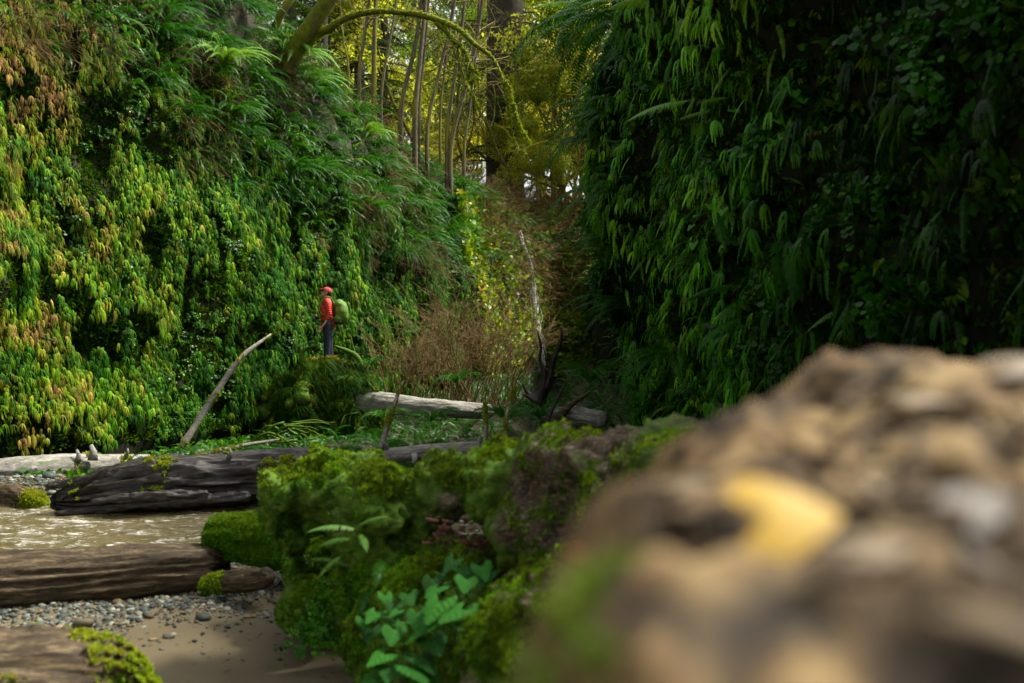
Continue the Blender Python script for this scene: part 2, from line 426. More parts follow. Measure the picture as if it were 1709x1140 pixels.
# ------------------------------------------------------------------ canyon walls
class Wall:
    def __init__(s, pts, dirf, prof, disp, seed, ds=.16):
        base = np.array(pts, float); L = np.linalg.norm(np.diff(base, axis=0), axis=1).sum()
        s.n = int(L/ds); s.base = catmull(np.c_[base, np.zeros(len(base))], s.n)
        offs = [prof(b) for b in s.base]                     # each: list of (offset, z)
        s.m = len(offs[0]); G = np.zeros((s.n, s.m, 3)); D = np.zeros((s.n, 3))
        for i, b in enumerate(s.base):
            d = dirf(b); D[i] = (d[0], d[1], 0)
            for j, (o, z) in enumerate(offs[i]): G[i, j] = (b[0]+d[0]*o, b[1]+d[1]*o, z)
        fl = G.reshape(-1, 3); n1 = fbm(fl*.55, 4, seed); n2 = fbm(fl*np.array([2.2, 2.2, 1.1]), 3, seed+9)
        k = (disp*n1+disp*.5*n2).reshape(s.n, s.m)
        G += -D[:, None, :]*k[..., None]
        s.G = G; s.D = D
        du = np.gradient(G, axis=0); dv = np.gradient(G, axis=1); nr = np.cross(du, dv); nr /= np.linalg.norm(nr, axis=2)[..., None]+1e-9
        flip = (nr*D[:, None, :]).sum(2) > 0
        nr[flip & (np.abs(nr[..., 2]) < .9)] *= -1; nr[nr[..., 2] < -.3] *= -1
        s.N = nr
    def build(s, name, m):
        i, j = np.meshgrid(np.arange(s.n-1), np.arange(s.m-1), indexing='ij'); a = (i*s.m+j).ravel()
        Fc = np.stack([a, a+s.m, a+s.m+1, a+1], 1)
        return props(link(name, newmesh(name, s.G.reshape(-1, 3), Fc, m)), kind='structure')
    def sample(s, n, cond, rnd=rng):
        """random points on the face; cond(p, n) keeps"""
        P_, N__ = [], []
        A = np.linalg.norm(np.cross(s.G[1:, :-1]-s.G[:-1, :-1], s.G[:-1, 1:]-s.G[:-1, :-1]), axis=2)
        ok = 0; tries = 0
        while ok < n and tries < 30:
            tries += 1
            c = s.G[:-1, :-1].reshape(-1, 3); keepc = cond(c); pr = (A.ravel()*keepc); tot = pr.sum()
            if tot <= 0: break
            idx = rnd.choice(len(pr), n, p=pr/tot); i = idx//(s.m-1); j = idx % (s.m-1); u = rnd.random(n)[:, None]; v = rnd.random(n)[:, None]
            p = (s.G[i, j]*(1-u)+s.G[i+1, j]*u)*(1-v)+(s.G[i, j+1]*(1-u)+s.G[i+1, j+1]*u)*v
            P_.append(p); N__.append(s.N[i, j]); ok += n
        return np.concatenate(P_)[:n], np.concatenate(N__)[:n]

def interp(x, tab):
    return float(np.interp(x, [a for a, b in tab], [b for a, b in tab]))
HC = [(5, 8.6), (15, 7.9), (18, 6.9), (21, 6.0), (24, 5.3), (30, 5.0), (35, 5.0), (39, 5.4), (42, 5.8)]
TOP = [(5, 13), (15, 12.8), (20, 12), (24, 10.4), (28, 8.9), (31, 8.3), (36, 7.7), (40, 7.5), (43, 7.6)]
def profL(b):
    hc, tp = interp(b[1], HC), interp(b[1], TOP); out = [(.15, -.6), (.1, -.2)]
    for k in range(36): t = k/35; out.append((-.25*math.sin(t*PI)+.15*t, hc*t))
    h = tp-hc
    for o, f in ((.35, .12), (.6, .25), (.95, .4), (1.3, .53), (1.7, .66), (2.1, .78), (2.6, .88), (3.2, .96), (3.8, 1.0), (4.6, 1.04)): out.append((o*interp(b[1], [(15, .75), (25, .55), (38, .5)]), hc+h*f))
    kf = interp(b[1], [(22, .8), (30, .45), (38, .22)])
    for o, z in ((6, .7), (8, 1.2), (11, 2), (15, 3.4), (22, 6), (35, 10), (60, 16), (120, 26)): out.append((o, tp+z*kf))
    return out
def dirL(b):
    a = math.radians(interp(b[1], [(5, 180), (20, 172), (30, 158), (38, 135), (42, 100)])) if b[0] < 1.8 else math.radians(90)
    if b[1] > 40.8: a = math.radians(interp(b[0], [(.5, 125), (2.0, 95), (5, 80)]))
    return (math.cos(a), math.sin(a))
WL = Wall([(-10.5, 2), (-9.2, 9), (-8.1, 15.4), (-6.9, 18.6), (-5.75, 21.6), (-4.6, 25), (-2.9, 30), (-1.4, 35), (0.0, 39), (1.2, 41.3), (3, 42), (6, 42)], dirL, profL, .34, 3)
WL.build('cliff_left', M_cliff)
def profR(b):
    y = b[1]; hc = interp(y, [(0, 4.0), (5, 4.5), (8, 5.6), (12, 7.6), (16, 8.4), (20, 6.5), (25, 5.0), (42, 5.0)]); ov = interp(y, [(0, 1.2), (5, 1.3), (8, 1.3), (11, 1.0), (14, .55), (17, .4), (21, .1), (40, 0)])  # crest out of view: overhang added to shade face, height cut to admit sun
    out = [(.2, -.6), (.1, -.1)]
    for k in range(40): t = k/39; out.append((-.15*math.sin(t*PI)-ov*t*t, hc*t))
    kf = interp(y, [(0, .15), (6, .25), (10, .6), (14, 1.0), (24, .3)])
    for o, z in ((.3, .3), (.8, .8), (1.6, 1.6), (2.6, 2.4), (4.5, 3.4), (8, 5), (14, 7.5), (30, 12), (60, 18), (120, 26)): out.append((o-ov, hc+z*kf))
    return out
WR = Wall([(3.6, -3), (3.5, 2), (3.2, 6), (2.75, 10), (2.35, 13), (2.05, 15.6), (2.3, 17), (2.9, 20), (3.4, 25), (3.5, 32), (3.4, 38), (3.6, 43.5)], lambda b: (1, 0), profR, .55, 31, .14)
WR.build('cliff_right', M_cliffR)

# ------------------------------------------------------------------ ground
CH = catmull([(-16, 8.6, 0), (-8, 9.9, 0), (-4, 10.3, 0), (-1.5, 10.4, 0), (.3, 11.2, 0), (.7, 13.5, 0), (.2, 18, 0), (.9, 24, 0), (1.2, 32, 0), (1.6, 41, 0)], 120)
CW = np.interp(np.arange(120)/119, [0, .33, .45, .6, 1], [1.35, 1.3, .9, .5, .45])
def ground_z(x, y):
    x = np.asarray(x, float); y = np.asarray(y, float)
    sh = x.shape; x = x.ravel(); y = y.ravel()
    d = np.full(len(x), 9.0); w_ = np.ones(len(x))
    for (cx, cy_, _), cw in zip(CH, CW):
        dd = np.hypot(x-cx, y-cy_)/cw; m = dd < d; d[m] = dd[m]
    up = interp_arr(y, [(0, .0), (9, -.02), (12, .02), (13.2, -.02), (18, -.32), (24, -.2), (30, .2), (42, .8)])
    right = sstep(-1.0, 1.8, x)*sstep(7, 13, y)*.4
    p = np.stack([x, y, np.zeros_like(x)], 1)
    z = up+right*(1-sstep(20, 34, y)*.4)+.06*fbm(p*.8, 4, 5)+.02*fbm(p*4, 3, 8)
    z = z+(-.55-up*.8)*(1-sstep(.62, 1.5, d))
    z = np.where((np.abs(x) > 14) | (y > 60) | (y < -6), np.minimum(z, .1), z)
    return z.reshape(sh)
def interp_arr(x, tab): return np.interp(x, [a for a, b in tab], [b for a, b in tab])
gx = np.r_[np.array([-600, -300, -120, -60, -30, -18]), np.arange(-12, 5, .09), np.array([5, 8, 15, 30, 60, 120, 300, 600])]
gy = np.r_[np.array([-600, -300, -100, -30, -10, -3]), np.arange(0, 12, .08), np.arange(12, 26, .16), np.arange(26, 44, .4), np.array([46, 60, 100, 300, 900])]
X, Y = np.meshgrid(gx, gy, indexing='ij'); Z = ground_z(X, Y)
i, j = np.meshgrid(np.arange(len(gx)-1), np.arange(len(gy)-1), indexing='ij'); a = (i*len(gy)+j).ravel()
m, nt, out = mat('sand_and_silt')
n1 = noise(nt, 1.3, 6, .6); n2 = noise(nt, 26, 8, .75); n3 = noise(nt, 220, 3, .6)
c = ramp(nt, n1, [(.38, (.075, .060, .034)), (.5, (.135, .11, .066)), (.62, (.18, .15, .096))])
c = mixc(nt, ramp(nt, n2, [(.55, (0, 0, 0)), (.68, (.7, .7, .7))]), c, (.09, .065, .04))
g = N_(nt, 'ShaderNodeNewGeometry'); sp = N_(nt, 'ShaderNodeSeparateXYZ'); nt.links.new(g.outputs['Position'], sp.inputs[0])
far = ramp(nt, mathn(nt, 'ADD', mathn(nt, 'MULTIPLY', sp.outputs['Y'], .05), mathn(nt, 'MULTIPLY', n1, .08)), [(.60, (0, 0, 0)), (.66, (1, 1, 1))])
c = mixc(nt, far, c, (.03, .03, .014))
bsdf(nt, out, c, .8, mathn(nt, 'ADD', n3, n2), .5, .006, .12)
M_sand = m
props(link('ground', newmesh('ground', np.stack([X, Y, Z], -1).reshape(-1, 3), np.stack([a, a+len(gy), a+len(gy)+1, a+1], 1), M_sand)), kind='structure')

# creek
m, nt, out = mat('muddy_water')
mp = mapping(nt, (1, 2.6, 1)); n1 = noise(nt, 2.6, 6, .62, mp, .8); n2 = noise(nt, 9, 4, .6, mp, 1.2)
hgt = mathn(nt, 'ADD', n1, mathn(nt, 'MULTIPLY', n2, .35))
ripple_glint = ramp(nt, mathn(nt, 'ADD', mathn(nt, 'MULTIPLY', n1, .5), mathn(nt, 'MULTIPLY', n2, .5)), [(.535, (0, 0, 0)), (.63, (1, 1, 1))])  # pale noise flecks stand in for bright glints on the ripples
c = mixc(nt, ripple_glint, (.11, .088, .03), (.62, .62, .56))
bsdf(nt, out, c, .12, hgt, 1.0, .10, .7)
M_water = m
wx = np.arange(-13, 2.2, .045); wy = np.arange(7.6, 13, .045); X, Y = np.meshgrid(wx, wy, indexing='ij')
p = np.stack([X*.9, Y*2.2, np.zeros_like(X)], -1).reshape(-1, 3)
Z = (-.15+.028*fbm(p*1.6, 3, 77)+.016*fbm(p*5, 2, 78)).reshape(X.shape)
i, j = np.meshgrid(np.arange(len(wx)-1), np.arange(len(wy)-1), indexing='ij'); a = (i*len(wy)+j).ravel()
props(link('creek_water', newmesh('creek_water', np.stack([X, Y, Z], -1).reshape(-1, 3), np.stack([a, a+len(wy), a+len(wy)+1, a+1], 1), M_water)), kind='structure')

# ------------------------------------------------------------------ growth on the cliffs
def palette(t, n, seeds):
    """t 0..1: 0 deep green -> .5 yellow green -> .8 ochre -> 1 brown"""
    tab = np.array([[.007, .05, .002], [.026, .125, .004], [.095, .21, .005], [.19, .24, .010], [.28, .20, .045], [.20, .105, .04]])
    x = np.clip(t, 0, .999)*5; i = x.astype(int); f = (x-i)[:, None]; return tab[i]*(1-f)+tab[np.minimum(i+1, 5)]*f
def pxof(p): return 854.5+p[:, 0]/p[:, 1]*F, 570-(p[:, 2]-CZ)/p[:, 1]*F
def hcarr(y): return interp_arr(y, HC)
def hangrot(Nr, jz=.5, jt=.18):
    a = np.arctan2(Nr[:, 1], Nr[:, 0])
    return np.stack([rng.normal(0, jt, len(a)), rng.normal(0, jt, len(a))+.05, a+rng.normal(0, jz, len(a))], 1)

vis = lambda c: (c[:, 1] > 9) & (c[:, 2] > -.1) & (np.abs(c[:, 0]/c[:, 1]) < .68) & (c[:, 2]-CZ < .42*c[:, 1])
def clump(p, s, seed, cut):     # patchiness with bare gaps
    return vnoise(p*s, seed)+.5*vnoise(p*s*2.6, seed+3) > cut
p, nr = WL.sample(105000, lambda c: vis(c) & (c[:, 2] < hcarr(c[:, 1])+.3) & (c[:, 1] < 41))
k = clump(p*np.array([1, 1, .45]), 2.3, 50, -.22); p, nr = p[k], nr[k]
px, py = pxof(p)
t = .26+.15*fbm(p*.7, 2, 12)+.15*fbm(p*2.2, 2, 15)+(.27+.14*sstep(650, 300, py)+.36*vnoise(p*2.0, 71)+.2*vnoise(p*4.5, 72))*np.clip((330-px)/300, 0, 1)+.10*vnoise(p*3, 73)+rng.normal(0, .14, len(p))
t -= .14*sstep(350, 850, px)
nrm = nr.copy(); s = rng.uniform(.22, .68, len(p))*(1+.3*vnoise(p*.9, 8))
scatter('hanging_finger_ferns', C_set_fan, p+nr*.04, hangrot(nrm, .35, .12), s, palette(t+.03, len(p), 0)*rng.uniform(.45, 1.7, (len(p), 1))*(1+.35*vnoise(p*2.5, 44))[:, None], kind='stuff')
p, nr = WL.sample(8000, lambda c: vis(c) & (c[:, 2] < hcarr(c[:, 1])+2.0) & (c[:, 1] < 41)); k = clump(p, 1.0, 90, .25); p, nr = p[k], nr[k]
scatter('small_wall_leaves', C_set_leaf, p+nr*.10, hangrot(nr), rng.uniform(.4, .9, len(p)), palette(rng.normal(.22, .08, len(p)), len(p), 0), kind='stuff')
p, nr = WL.sample(60000, lambda c: vis(c) & (c[:, 2] < hcarr(c[:, 1])+1.5) & (c[:, 1] < 41)); n_ = len(p)
scatter('wall_moss', C_set_moss, p, hangrot(nr, 1, .6), rng.uniform(2, 5, n_), palette(rng.normal(.30, .12, n_)+.15*fbm(p, 2, 66), n_, 0)*rng.uniform(.15, .6, (n_, 1)), kind='stuff')
# upper slope: undergrowth between the sword ferns
p, nr = WL.sample(20000, lambda c: vis(c) & (c[:, 2] > hcarr(c[:, 1])-.9) & (c[:, 2] < 14) & (c[:, 1] < 50))
scatter('slope_undergrowth', C_set_frond, p+nr*.02, hangrot(nr, .7, .25), rng.uniform(.7, 1.4, len(p)), palette(rng.normal(.14, .10, len(p)), len(p), 0), kind='stuff')
p, nr = WL.sample(6500, lambda c: vis(c) & (c[:, 2] > hcarr(c[:, 1])-1.2) & (c[:, 2] < hcarr(c[:, 1])+4) & (c[:, 1] < 46)); k = clump(p, .7, 91, .05); p, nr = p[k], nr[k]
scatter('dead_bracken_tangle', C_set_twig, p+nr*.05, hangrot(nr, .9, .3), rng.uniform(.9, 1.9, len(p)), np.tile([.1, .07, .04], (len(p), 1)), kind='stuff')

HG = WL.G.reshape(-1, 3)
def hill_z(x, y):
    d = (HG[:, 0]-x)**2+(HG[:, 1]-y)**2; k = np.argsort(d)[:6]; return float(HG[k, 2].max())
def on_hill(p, sink=.25): return np.array([p[0], p[1], hill_z(p[0], p[1])-sink])
# rim and hill behind it
hillc = lambda c: (c[:, 1] > 22) & (c[:, 1] < 75) & (c[:, 2] > interp_arr(c[:, 1], TOP)-.4) & (c[:, 2] < 24) & (np.abs(c[:, 0]/c[:, 1]) < .4) & (c[:, 0] < 14)
p, nr = WL.sample(9000, hillc); nn_ = len(p)
scatter('rim_undergrowth', C_set_frond, p, np.stack([rng.normal(0, .3, nn_), rng.normal(-.3, .3, nn_), rng.uniform(0, 6.28, nn_)], 1), rng.uniform(1.0, 2.6, nn_), palette(rng.normal(.36, .16, nn_), nn_, 0), kind='stuff')
p, nr = WL.sample(5000, hillc); nn_ = len(p)
scatter('rim_brush', C_set_twig, p, np.stack([rng.normal(0, .4, nn_), rng.normal(-.9, .4, nn_), rng.uniform(0, 6.28, nn_)], 1), rng.uniform(1.5, 3.6, nn_), np.tile([.1, .08, .04], (nn_, 1)), kind='stuff')

p, nr = WL.sample(9000, lambda c: (c[:, 1] > 35) & (c[:, 0] > -1.5) & (c[:, 0] < 4.5) & (c[:, 2] > .3) & (c[:, 2] < 9)); k = clump(p*np.array([1.5, 1.5, .4]), 1.2, 95, .05); p, nr = p[k], nr[k]
scatter('back_wall_moss', C_set_moss, p+nr*.1, hangrot(nr, 1, .5), rng.uniform(3, 9, len(p)), palette(rng.normal(.58, .09, len(p)), len(p), 0)*1.3, kind='stuff')  # moss colour brightened to put a glow on the far end

# right cliff
visR = lambda c: (c[:, 1] > 4.5) & (c[:, 1] < 22) & (c[:, 2] > .2) & (np.abs(c[:, 0]/c[:, 1]) < .72) & (c[:, 2]-CZ < .44*c[:, 1])
p, nr = WR.sample(24000, visR); k = clump(p*np.array([1.4, 1.4, .35]), 1.9, 150, -.15); p, nr = p[k], nr[k]
px, py = pxof(p); k = rng.random(len(p)) > .55*sstep(1200, 1550, px); p, nr, px, py = p[k], nr[k], px[k], py[k]
t = .16+.12*fbm(p*1.2, 2, 160)+rng.normal(0, .06, len(p))
sc_ = rng.uniform(.45, 1.0, len(p))
scatter('hanging_wall_ferns', C_set_fanR, p+nr*.03, hangrot(nr), sc_, palette(t+.08*(1-sstep(1150, 1400, px)), len(p), 0)*rng.uniform(.4, 1.7, (len(p), 1))*(2.2-1.6*sstep(1180, 1480, px))[:, None], kind='stuff')  # leaf colour fades darker towards the near end, shade put into the tint
p2, nr2 = WR.sample(30000, visR); n_ = len(p2)
scatter('dark_wall_moss', C_set_moss, p2+nr2*.01, hangrot(nr2, 1, .5), rng.uniform(2.0, 5.5, n_), palette(rng.normal(.18, .12, n_)+.12*fbm(p2, 2, 61), n_, 0)*rng.uniform(.15, .6, (n_, 1)), kind='stuff')
p2, nr2 = WR.sample(16000, visR); k = clump(p2*np.array([1.6, 1.6, .5]), 1.3, 190, .15); p2, nr2 = p2[k], nr2[k]; n_ = len(p2)
scatter('hanging_moss', C_set_moss, p2+nr2*rng.uniform(.02, .12, (n_, 1)), np.stack([rng.normal(PI, .4, n_), rng.normal(0, .4, n_), rng.uniform(0, 6.28, n_)], 1), rng.uniform(1.5, 4.5, n_), palette(rng.normal(.36, .08, n_), n_, 0)*.6, kind='stuff')
p, nr = WR.sample(7000, visR); k = clump(p, 1.1, 170, .25); p, nr = p[k], nr[k]
scatter('small_shade_leaves', C_set_leaf, p+nr*.10, hangrot(nr), rng.uniform(.6, 1.2, len(p)), palette(rng.normal(.12, .05, len(p)), len(p), 0)*1.1, kind='stuff')
p, nr = WR.sample(2400, lambda c: visR(c) & (c[:, 1] > 11)); k = clump(p, 1.2, 171, .0); p, nr = p[k], nr[k]
scatter('right_wall_fronds', C_set_frond, p+nr*.03, hangrot(nr, .5, .25), rng.uniform(.5, 1.0, len(p)), palette(rng.normal(.18, .07, len(p)), len(p), 0), kind='stuff')

p, nr = WR.sample(9000, lambda c: (c[:, 1] > 15) & (c[:, 1] < 44) & (c[:, 2] > .1) & (c[:, 2] < 11)); n_ = len(p)
scatter('far_right_wall_ferns', C_set_frond, p+nr*.03, hangrot(nr, .6, .25), rng.uniform(.5, 1.3, n_), palette(rng.normal(.26, .12, n_), n_, 0), kind='stuff')

# floor vegetation
def floor_pts(n, x0, x1, y0, y1):
    x = rng.uniform(x0, x1, n); y = rng.uniform(y0, y1, n); z = ground_z(x, y); k = z > (-.05 if y0 < 12 else -9); return np.stack([x, y, z], 1)[k]
p = floor_pts(2600, -5.5, 3, 12.8, 36); n_ = len(p)
scatter('floor_ferns', C_set_frond, p, np.stack([rng.normal(0, .15, n_), rng.uniform(-.9, -.1, n_), rng.uniform(0, 2*PI, n_)], 1), rng.uniform(.6, 1.3, n_), palette(rng.normal(.10, .08, n_), n_, 0), kind='stuff')
p = floor_pts(2600, -9.5, -3.8, 12.8, 22); n_ = len(p); p[:, 2] += .05
scatter('ground_leaves', C_set_leaf, p, np.stack([rng.normal(0, .4, n_), rng.normal(0, .4, n_), rng.uniform(0, 6.28, n_)], 1), rng.uniform(.7, 1.4, n_), palette(rng.normal(.25, .08, n_), n_, 0)*1.2, kind='stuff')

# ------------------------------------------------------------------ label helper: say where by the nearest landmark
LM = [((470, 62), 'the root of the arching limb'), ((505, 60), 'the thick mossy leaning trunk'), ((582, 116), 'the slender pale alder'), ((624, 133), 'the straight mossy alder'), ((655, 160), 'the thin alder past the mossy one'),
      ((695, 183), 'the thick dark alder'), ((714, 207), 'the leaning alder under the sky gap'), ((750, 238), 'the strongly leaning alder'), ((775, 246), 'the right-most alder'), ((842, 275), 'the massive conifer'),
      ((868, 375), 'the top of the waterfall'), ((690, 440), 'the big grass tuft'), ((890, 500), 'the waterfall'), ((780, 560), 'the brown bare shrubs'), ((545, 480), 'the hiker'), ((450, 555), 'the tip of the bare leaning pole'), ((250, 0), 'the top left of the fern wall'), ((350, 80), 'the dead bracken'), ((930, 250), 'the bright yellow trees'), ((1000, 350), 'the right cliff edge'),
      ((575, 255), 'the centre of the fern slope'), ((560, 200), 'the light-tipped fern clump on the upper slope'), ((640, 300), 'the middle of the fern slope'), ((740, 330), 'the lower right of the fern slope'), ((480, 260), 'the lower edge of the dead bracken'), ((800, 400), 'the dark ledge left of the waterfall'), ((300, 120), 'the upper end of the fern wall'), ((400, 190), 'the bare brown bracken patch')]
ORD = ['closest', 'second closest', 'third closest', 'fourth closest', 'fifth closest', 'sixth closest', 'seventh closest', 'eighth closest', 'ninth closest', 'tenth closest', 'eleventh closest', 'twelfth closest', 'thirteenth closest', 'fourteenth closest', 'fifteenth closest', 'sixteenth closest', 'seventeenth closest', 'eighteenth closest', 'nineteenth closest', 'farthest']
def label_by_place(items, what):
    buckets = {}
    for o, x_, y_ in items:
        L_ = sorted(LM, key=lambda l: (l[0][0]-x_)**2+(l[0][1]-y_)**2)[0]; dx, dy = x_-L_[0][0], y_-L_[0][1]
        dr = ('right of' if dx > 0 else 'left of') if abs(dx) > abs(dy) else ('below' if dy > 0 else 'above'); buckets.setdefault((L_[1], dr), []).append((dx*dx+dy*dy, o))
    for (l_, dr), v in buckets.items():
        v.sort(key=lambda t: t[0])
        for k, (_, o) in enumerate(v): o['label'] = ('%s %s %s' % (what, dr, l_)) if len(v) == 1 else '%s, %s %s %s' % (what, ORD[min(k, 19)], dr, l_)

# ------------------------------------------------------------------ sword ferns, each a thing
def swordfern(seed, nf=24, L=.85, a_spread=PI, a0r=(40, 75), a1r=(-75, -35)):
    r = random.Random(seed); mb = MB()
    for k in range(nf):
        th = (k/nf-.5)*2*a_spread+r.uniform(-.2, .2); l = L*r.uniform(.7, 1.1)
        place(frond(l, 30, .062*l/.8, .016*l/.8, r.uniform(*a0r), r.uniform(*a1r), r.uniform(-.15, .15), .25, seed*100+k), mb, rz=th)
    return mb
fern_meshes = [swordfern(s, 22, .85).mesh('sword_fern', M_fern, False) for s in range(3)]
fern_hang = [swordfern(10+s, 22, .95, PI*.55).mesh('hanging_sword_fern', M_fern, False) for s in range(3)]
fern_small = [swordfern(30+s, 13, .5).mesh('small_fern', M_fernL, False) for s in range(2)]

slots = []
p, nr = WL.sample(4000, lambda c: vis(c) & (c[:, 2] > hcarr(c[:, 1])-.5) & (c[:, 2] < interp_arr(c[:, 1], TOP)+.6) & (c[:, 1] < 44), np.random.default_rng(3))
px, py = pxof(p); acc = []
for q, n_, x_, y_ in zip(p, nr, px, py):
    if y_ < -25 or x_ < 225 or x_ > 900: continue
    if all(np.linalg.norm(q-b[0]) > .78 for b in acc): acc.append((q, n_, x_, y_))
def where(x_, y_):
    v = 'high' if y_ < 110 else 'midway' if y_ < 230 else 'low'
    return v
fern_items = []
for q, n_, x_, y_ in acc[:154]:
    o = link('sword_fern', fern_hang[R.randrange(3)], loc=q+n_*.05, rot=(R.uniform(-.2, .2), .25+R.uniform(-.2, .2), math.atan2(n_[1], n_[0])+R.uniform(-.5, .5)), scl=R.uniform(.85, 1.35))
    props(o, 'arching dark green sword fern on the steep slope above the left cliff', 'fern', 'sword ferns on the slope above the left cliff'); fern_items.append((o, x_, y_))
label_by_place(fern_items, 'arching sword fern')

for x_, y_, Yd, sc, lb in ((505, 105, 24.6, 1.7, 'biggest pale light-tipped fern clump hanging below the arching limb root'), (545, 160, 25.5, 1.4, 'pale light-tipped fern clump lower right of the biggest one'), (400, 110, 20.5, 1.3, 'pale fern clump arching over the dead bracken at the top left'), (690, 205, 28.5, 1.2, 'light-tipped fern on the rim under the leaning alders')):
    q = P(x_, y_, Yd); d_ = ((WL.G-q)**2).sum(2); i_, j_ = np.unravel_index(np.argmin(d_), d_.shape)
    props(link('sword_fern', swordfern(60+x_, 26, .95, PI*.5).mesh('sword_fern', M_fernL, False), loc=WL.G[i_, j_]+np.array([.1, -.15, .05]), rot=(0, .2, -.9), scl=sc), lb, 'fern')  # paler leaf material stands in for highlights on these fronds
# big grass tuft
g_ = link('grass_tuft', grassclump(5, 150, .95, .007).mesh('grass_tuft', M_grass, False), loc=P(678, 425, 28.3), rot=(0, 0, -.9), scl=1.25)
props(g_, 'bright green tuft of long drooping grass on the left cliff face', 'grass tuft')
g_ = link('grass_tuft', grassclump(6, 90, .8, .007).mesh('grass_tuft', M_grass, False), loc=P(20, 400, 14.3), rot=(0, 0, -.6), scl=1.0)
props(g_, 'long thin drooping grass at the left edge of the fern wall', 'grass tuft')

# ferns on the floor around the logs
for (fx, fy, fY, sc, lb) in ((640, 700, 18.5, .7, 'green fern in front of the grey root-plate log beside the bright leaning stick'),
                         (720, 705, 18.0, .8, 'green fern hiding the middle of the grey root-plate log'),
                         (845, 705, 17.5, .95, 'broad fern with upright fronds between the thin standing sticks'),
                         (900, 700, 17.0, .9, 'fern at the foot of the dark leaning stick'),
                         (985, 640, 15.5, .9, 'drooping sword fern at the foot of the dark right cliff edge'),
                         (760, 640, 23.5, .9, 'fern under the brown bare shrubs'),
                         (700, 560, 26.5, .9, 'fern at the foot of the left cliff beside the brown shrubs'),
                         (860, 600, 33, 1.3, 'pale fern at the foot of the waterfall'),
                         (620, 610, 21.6, .6, 'fern growing on the top of the upturned roots behind the hiker'),
                         (585, 640, 21.2, .6, 'fern hanging from the front of the upturned roots')):
    q = P(fx, fy, fY)
    props(link('fern', fern_meshes[R.randrange(3)], loc=q, rot=(0, 0, R.uniform(0, 6)), scl=sc), lb, 'fern')

fl_ = []; r_ = random.Random(31)
for fx, Yd in ((615, 15.2), (665, 16.4), (700, 15.4), (745, 16.2), (790, 17.4), (820, 15.8), (870, 15.4), (890, 16.6), (935, 15.8), (965, 17.2), (640, 18.6), (770, 14.8), (500, 17.0), (450, 16.4), (400, 17.2)):
    q = P(fx, 700, Yd); q[2] = float(ground_z(np.array([q[0]]), np.array([q[1]]))[0]); fl_.append(link('fern', fern_meshes[r_.randrange(3)], loc=q, rot=(0, 0, r_.uniform(0, 6)), scl=r_.uniform(.75, 1.1)))
    props(fl_[-1], 'x', 'fern', 'ferns on the floor behind the creek logs')
for k_, o in enumerate(sorted(fl_, key=lambda o: o.location.x/o.location.y)):
    o['label'] = 'fern on the canyon floor behind the creek logs, ' + ['left-most', 'second from left', 'third from left', 'fourth from left', 'fifth from left', 'sixth from left', 'seventh from left', 'middle one', 'seventh from right', 'sixth from right', 'fifth from right', 'fourth from right', 'third from right', 'second from right', 'right-most'][k_]
# ferns overhanging from the right cliff (dark, backlit)
over_m = [swordfern(70+k, 11, 1.35, PI*.36, (0, 40), (-88, -60)).mesh('overhanging_fern', M_fern, False) for k in range(3)]
hr_items = []
HR = [(985, 20, 14.0, 1.5), (1010, 95, 14.3, 1.35), (1000, 160, 14.8, 1.2), (990, 300, 15.3, 1.15), (1060, 10, 12.6, 1.2), (985, 480, 15.3, 1.1), (985, 570, 15.3, 1.2), (1000, 230, 15.0, 1.2), (995, 390, 15.4, 1.0), (1050, 60, 12.8, 1.1)]
for i_, (x_, y_, Y_, sc) in enumerate(HR):
    gq = WR.G.reshape(-1, 3); gq = gq[(gq[:, 1] > 11.5) & (gq[:, 1] < 17)]; ax_, ay_ = pxof(gq); mk = np.abs(ay_-y_-(20 if y_ > 60 else 0)) < 25; gq, ax_ = gq[mk], ax_[mk]; q = gq[np.argsort(ax_)[:40][(i_*13) % 40]]+np.array([-.05, 0, 0])
    o = props(link('overhanging_fern', over_m[i_ % 3], loc=q, rot=(0, R.uniform(.0, .4), PI+R.uniform(-.3, .6)), scl=sc*.85),
          'dark sword fern hanging out from the edge of the right cliff', 'fern', 'sword ferns overhanging the right cliff edge'); hr_items.append((o, x_, y_))
for k_, (o, x_, y_) in enumerate(sorted(hr_items, key=lambda t: t[2])): o['label'] = 'dark fern hanging from the right cliff edge, ' + ['topmost of all', 'second from the top', 'third from the top', 'fourth from the top', 'fifth from the top', 'fifth from the bottom', 'fourth from the bottom', 'third from the bottom', 'second from the bottom', 'lowest of all'][k_]

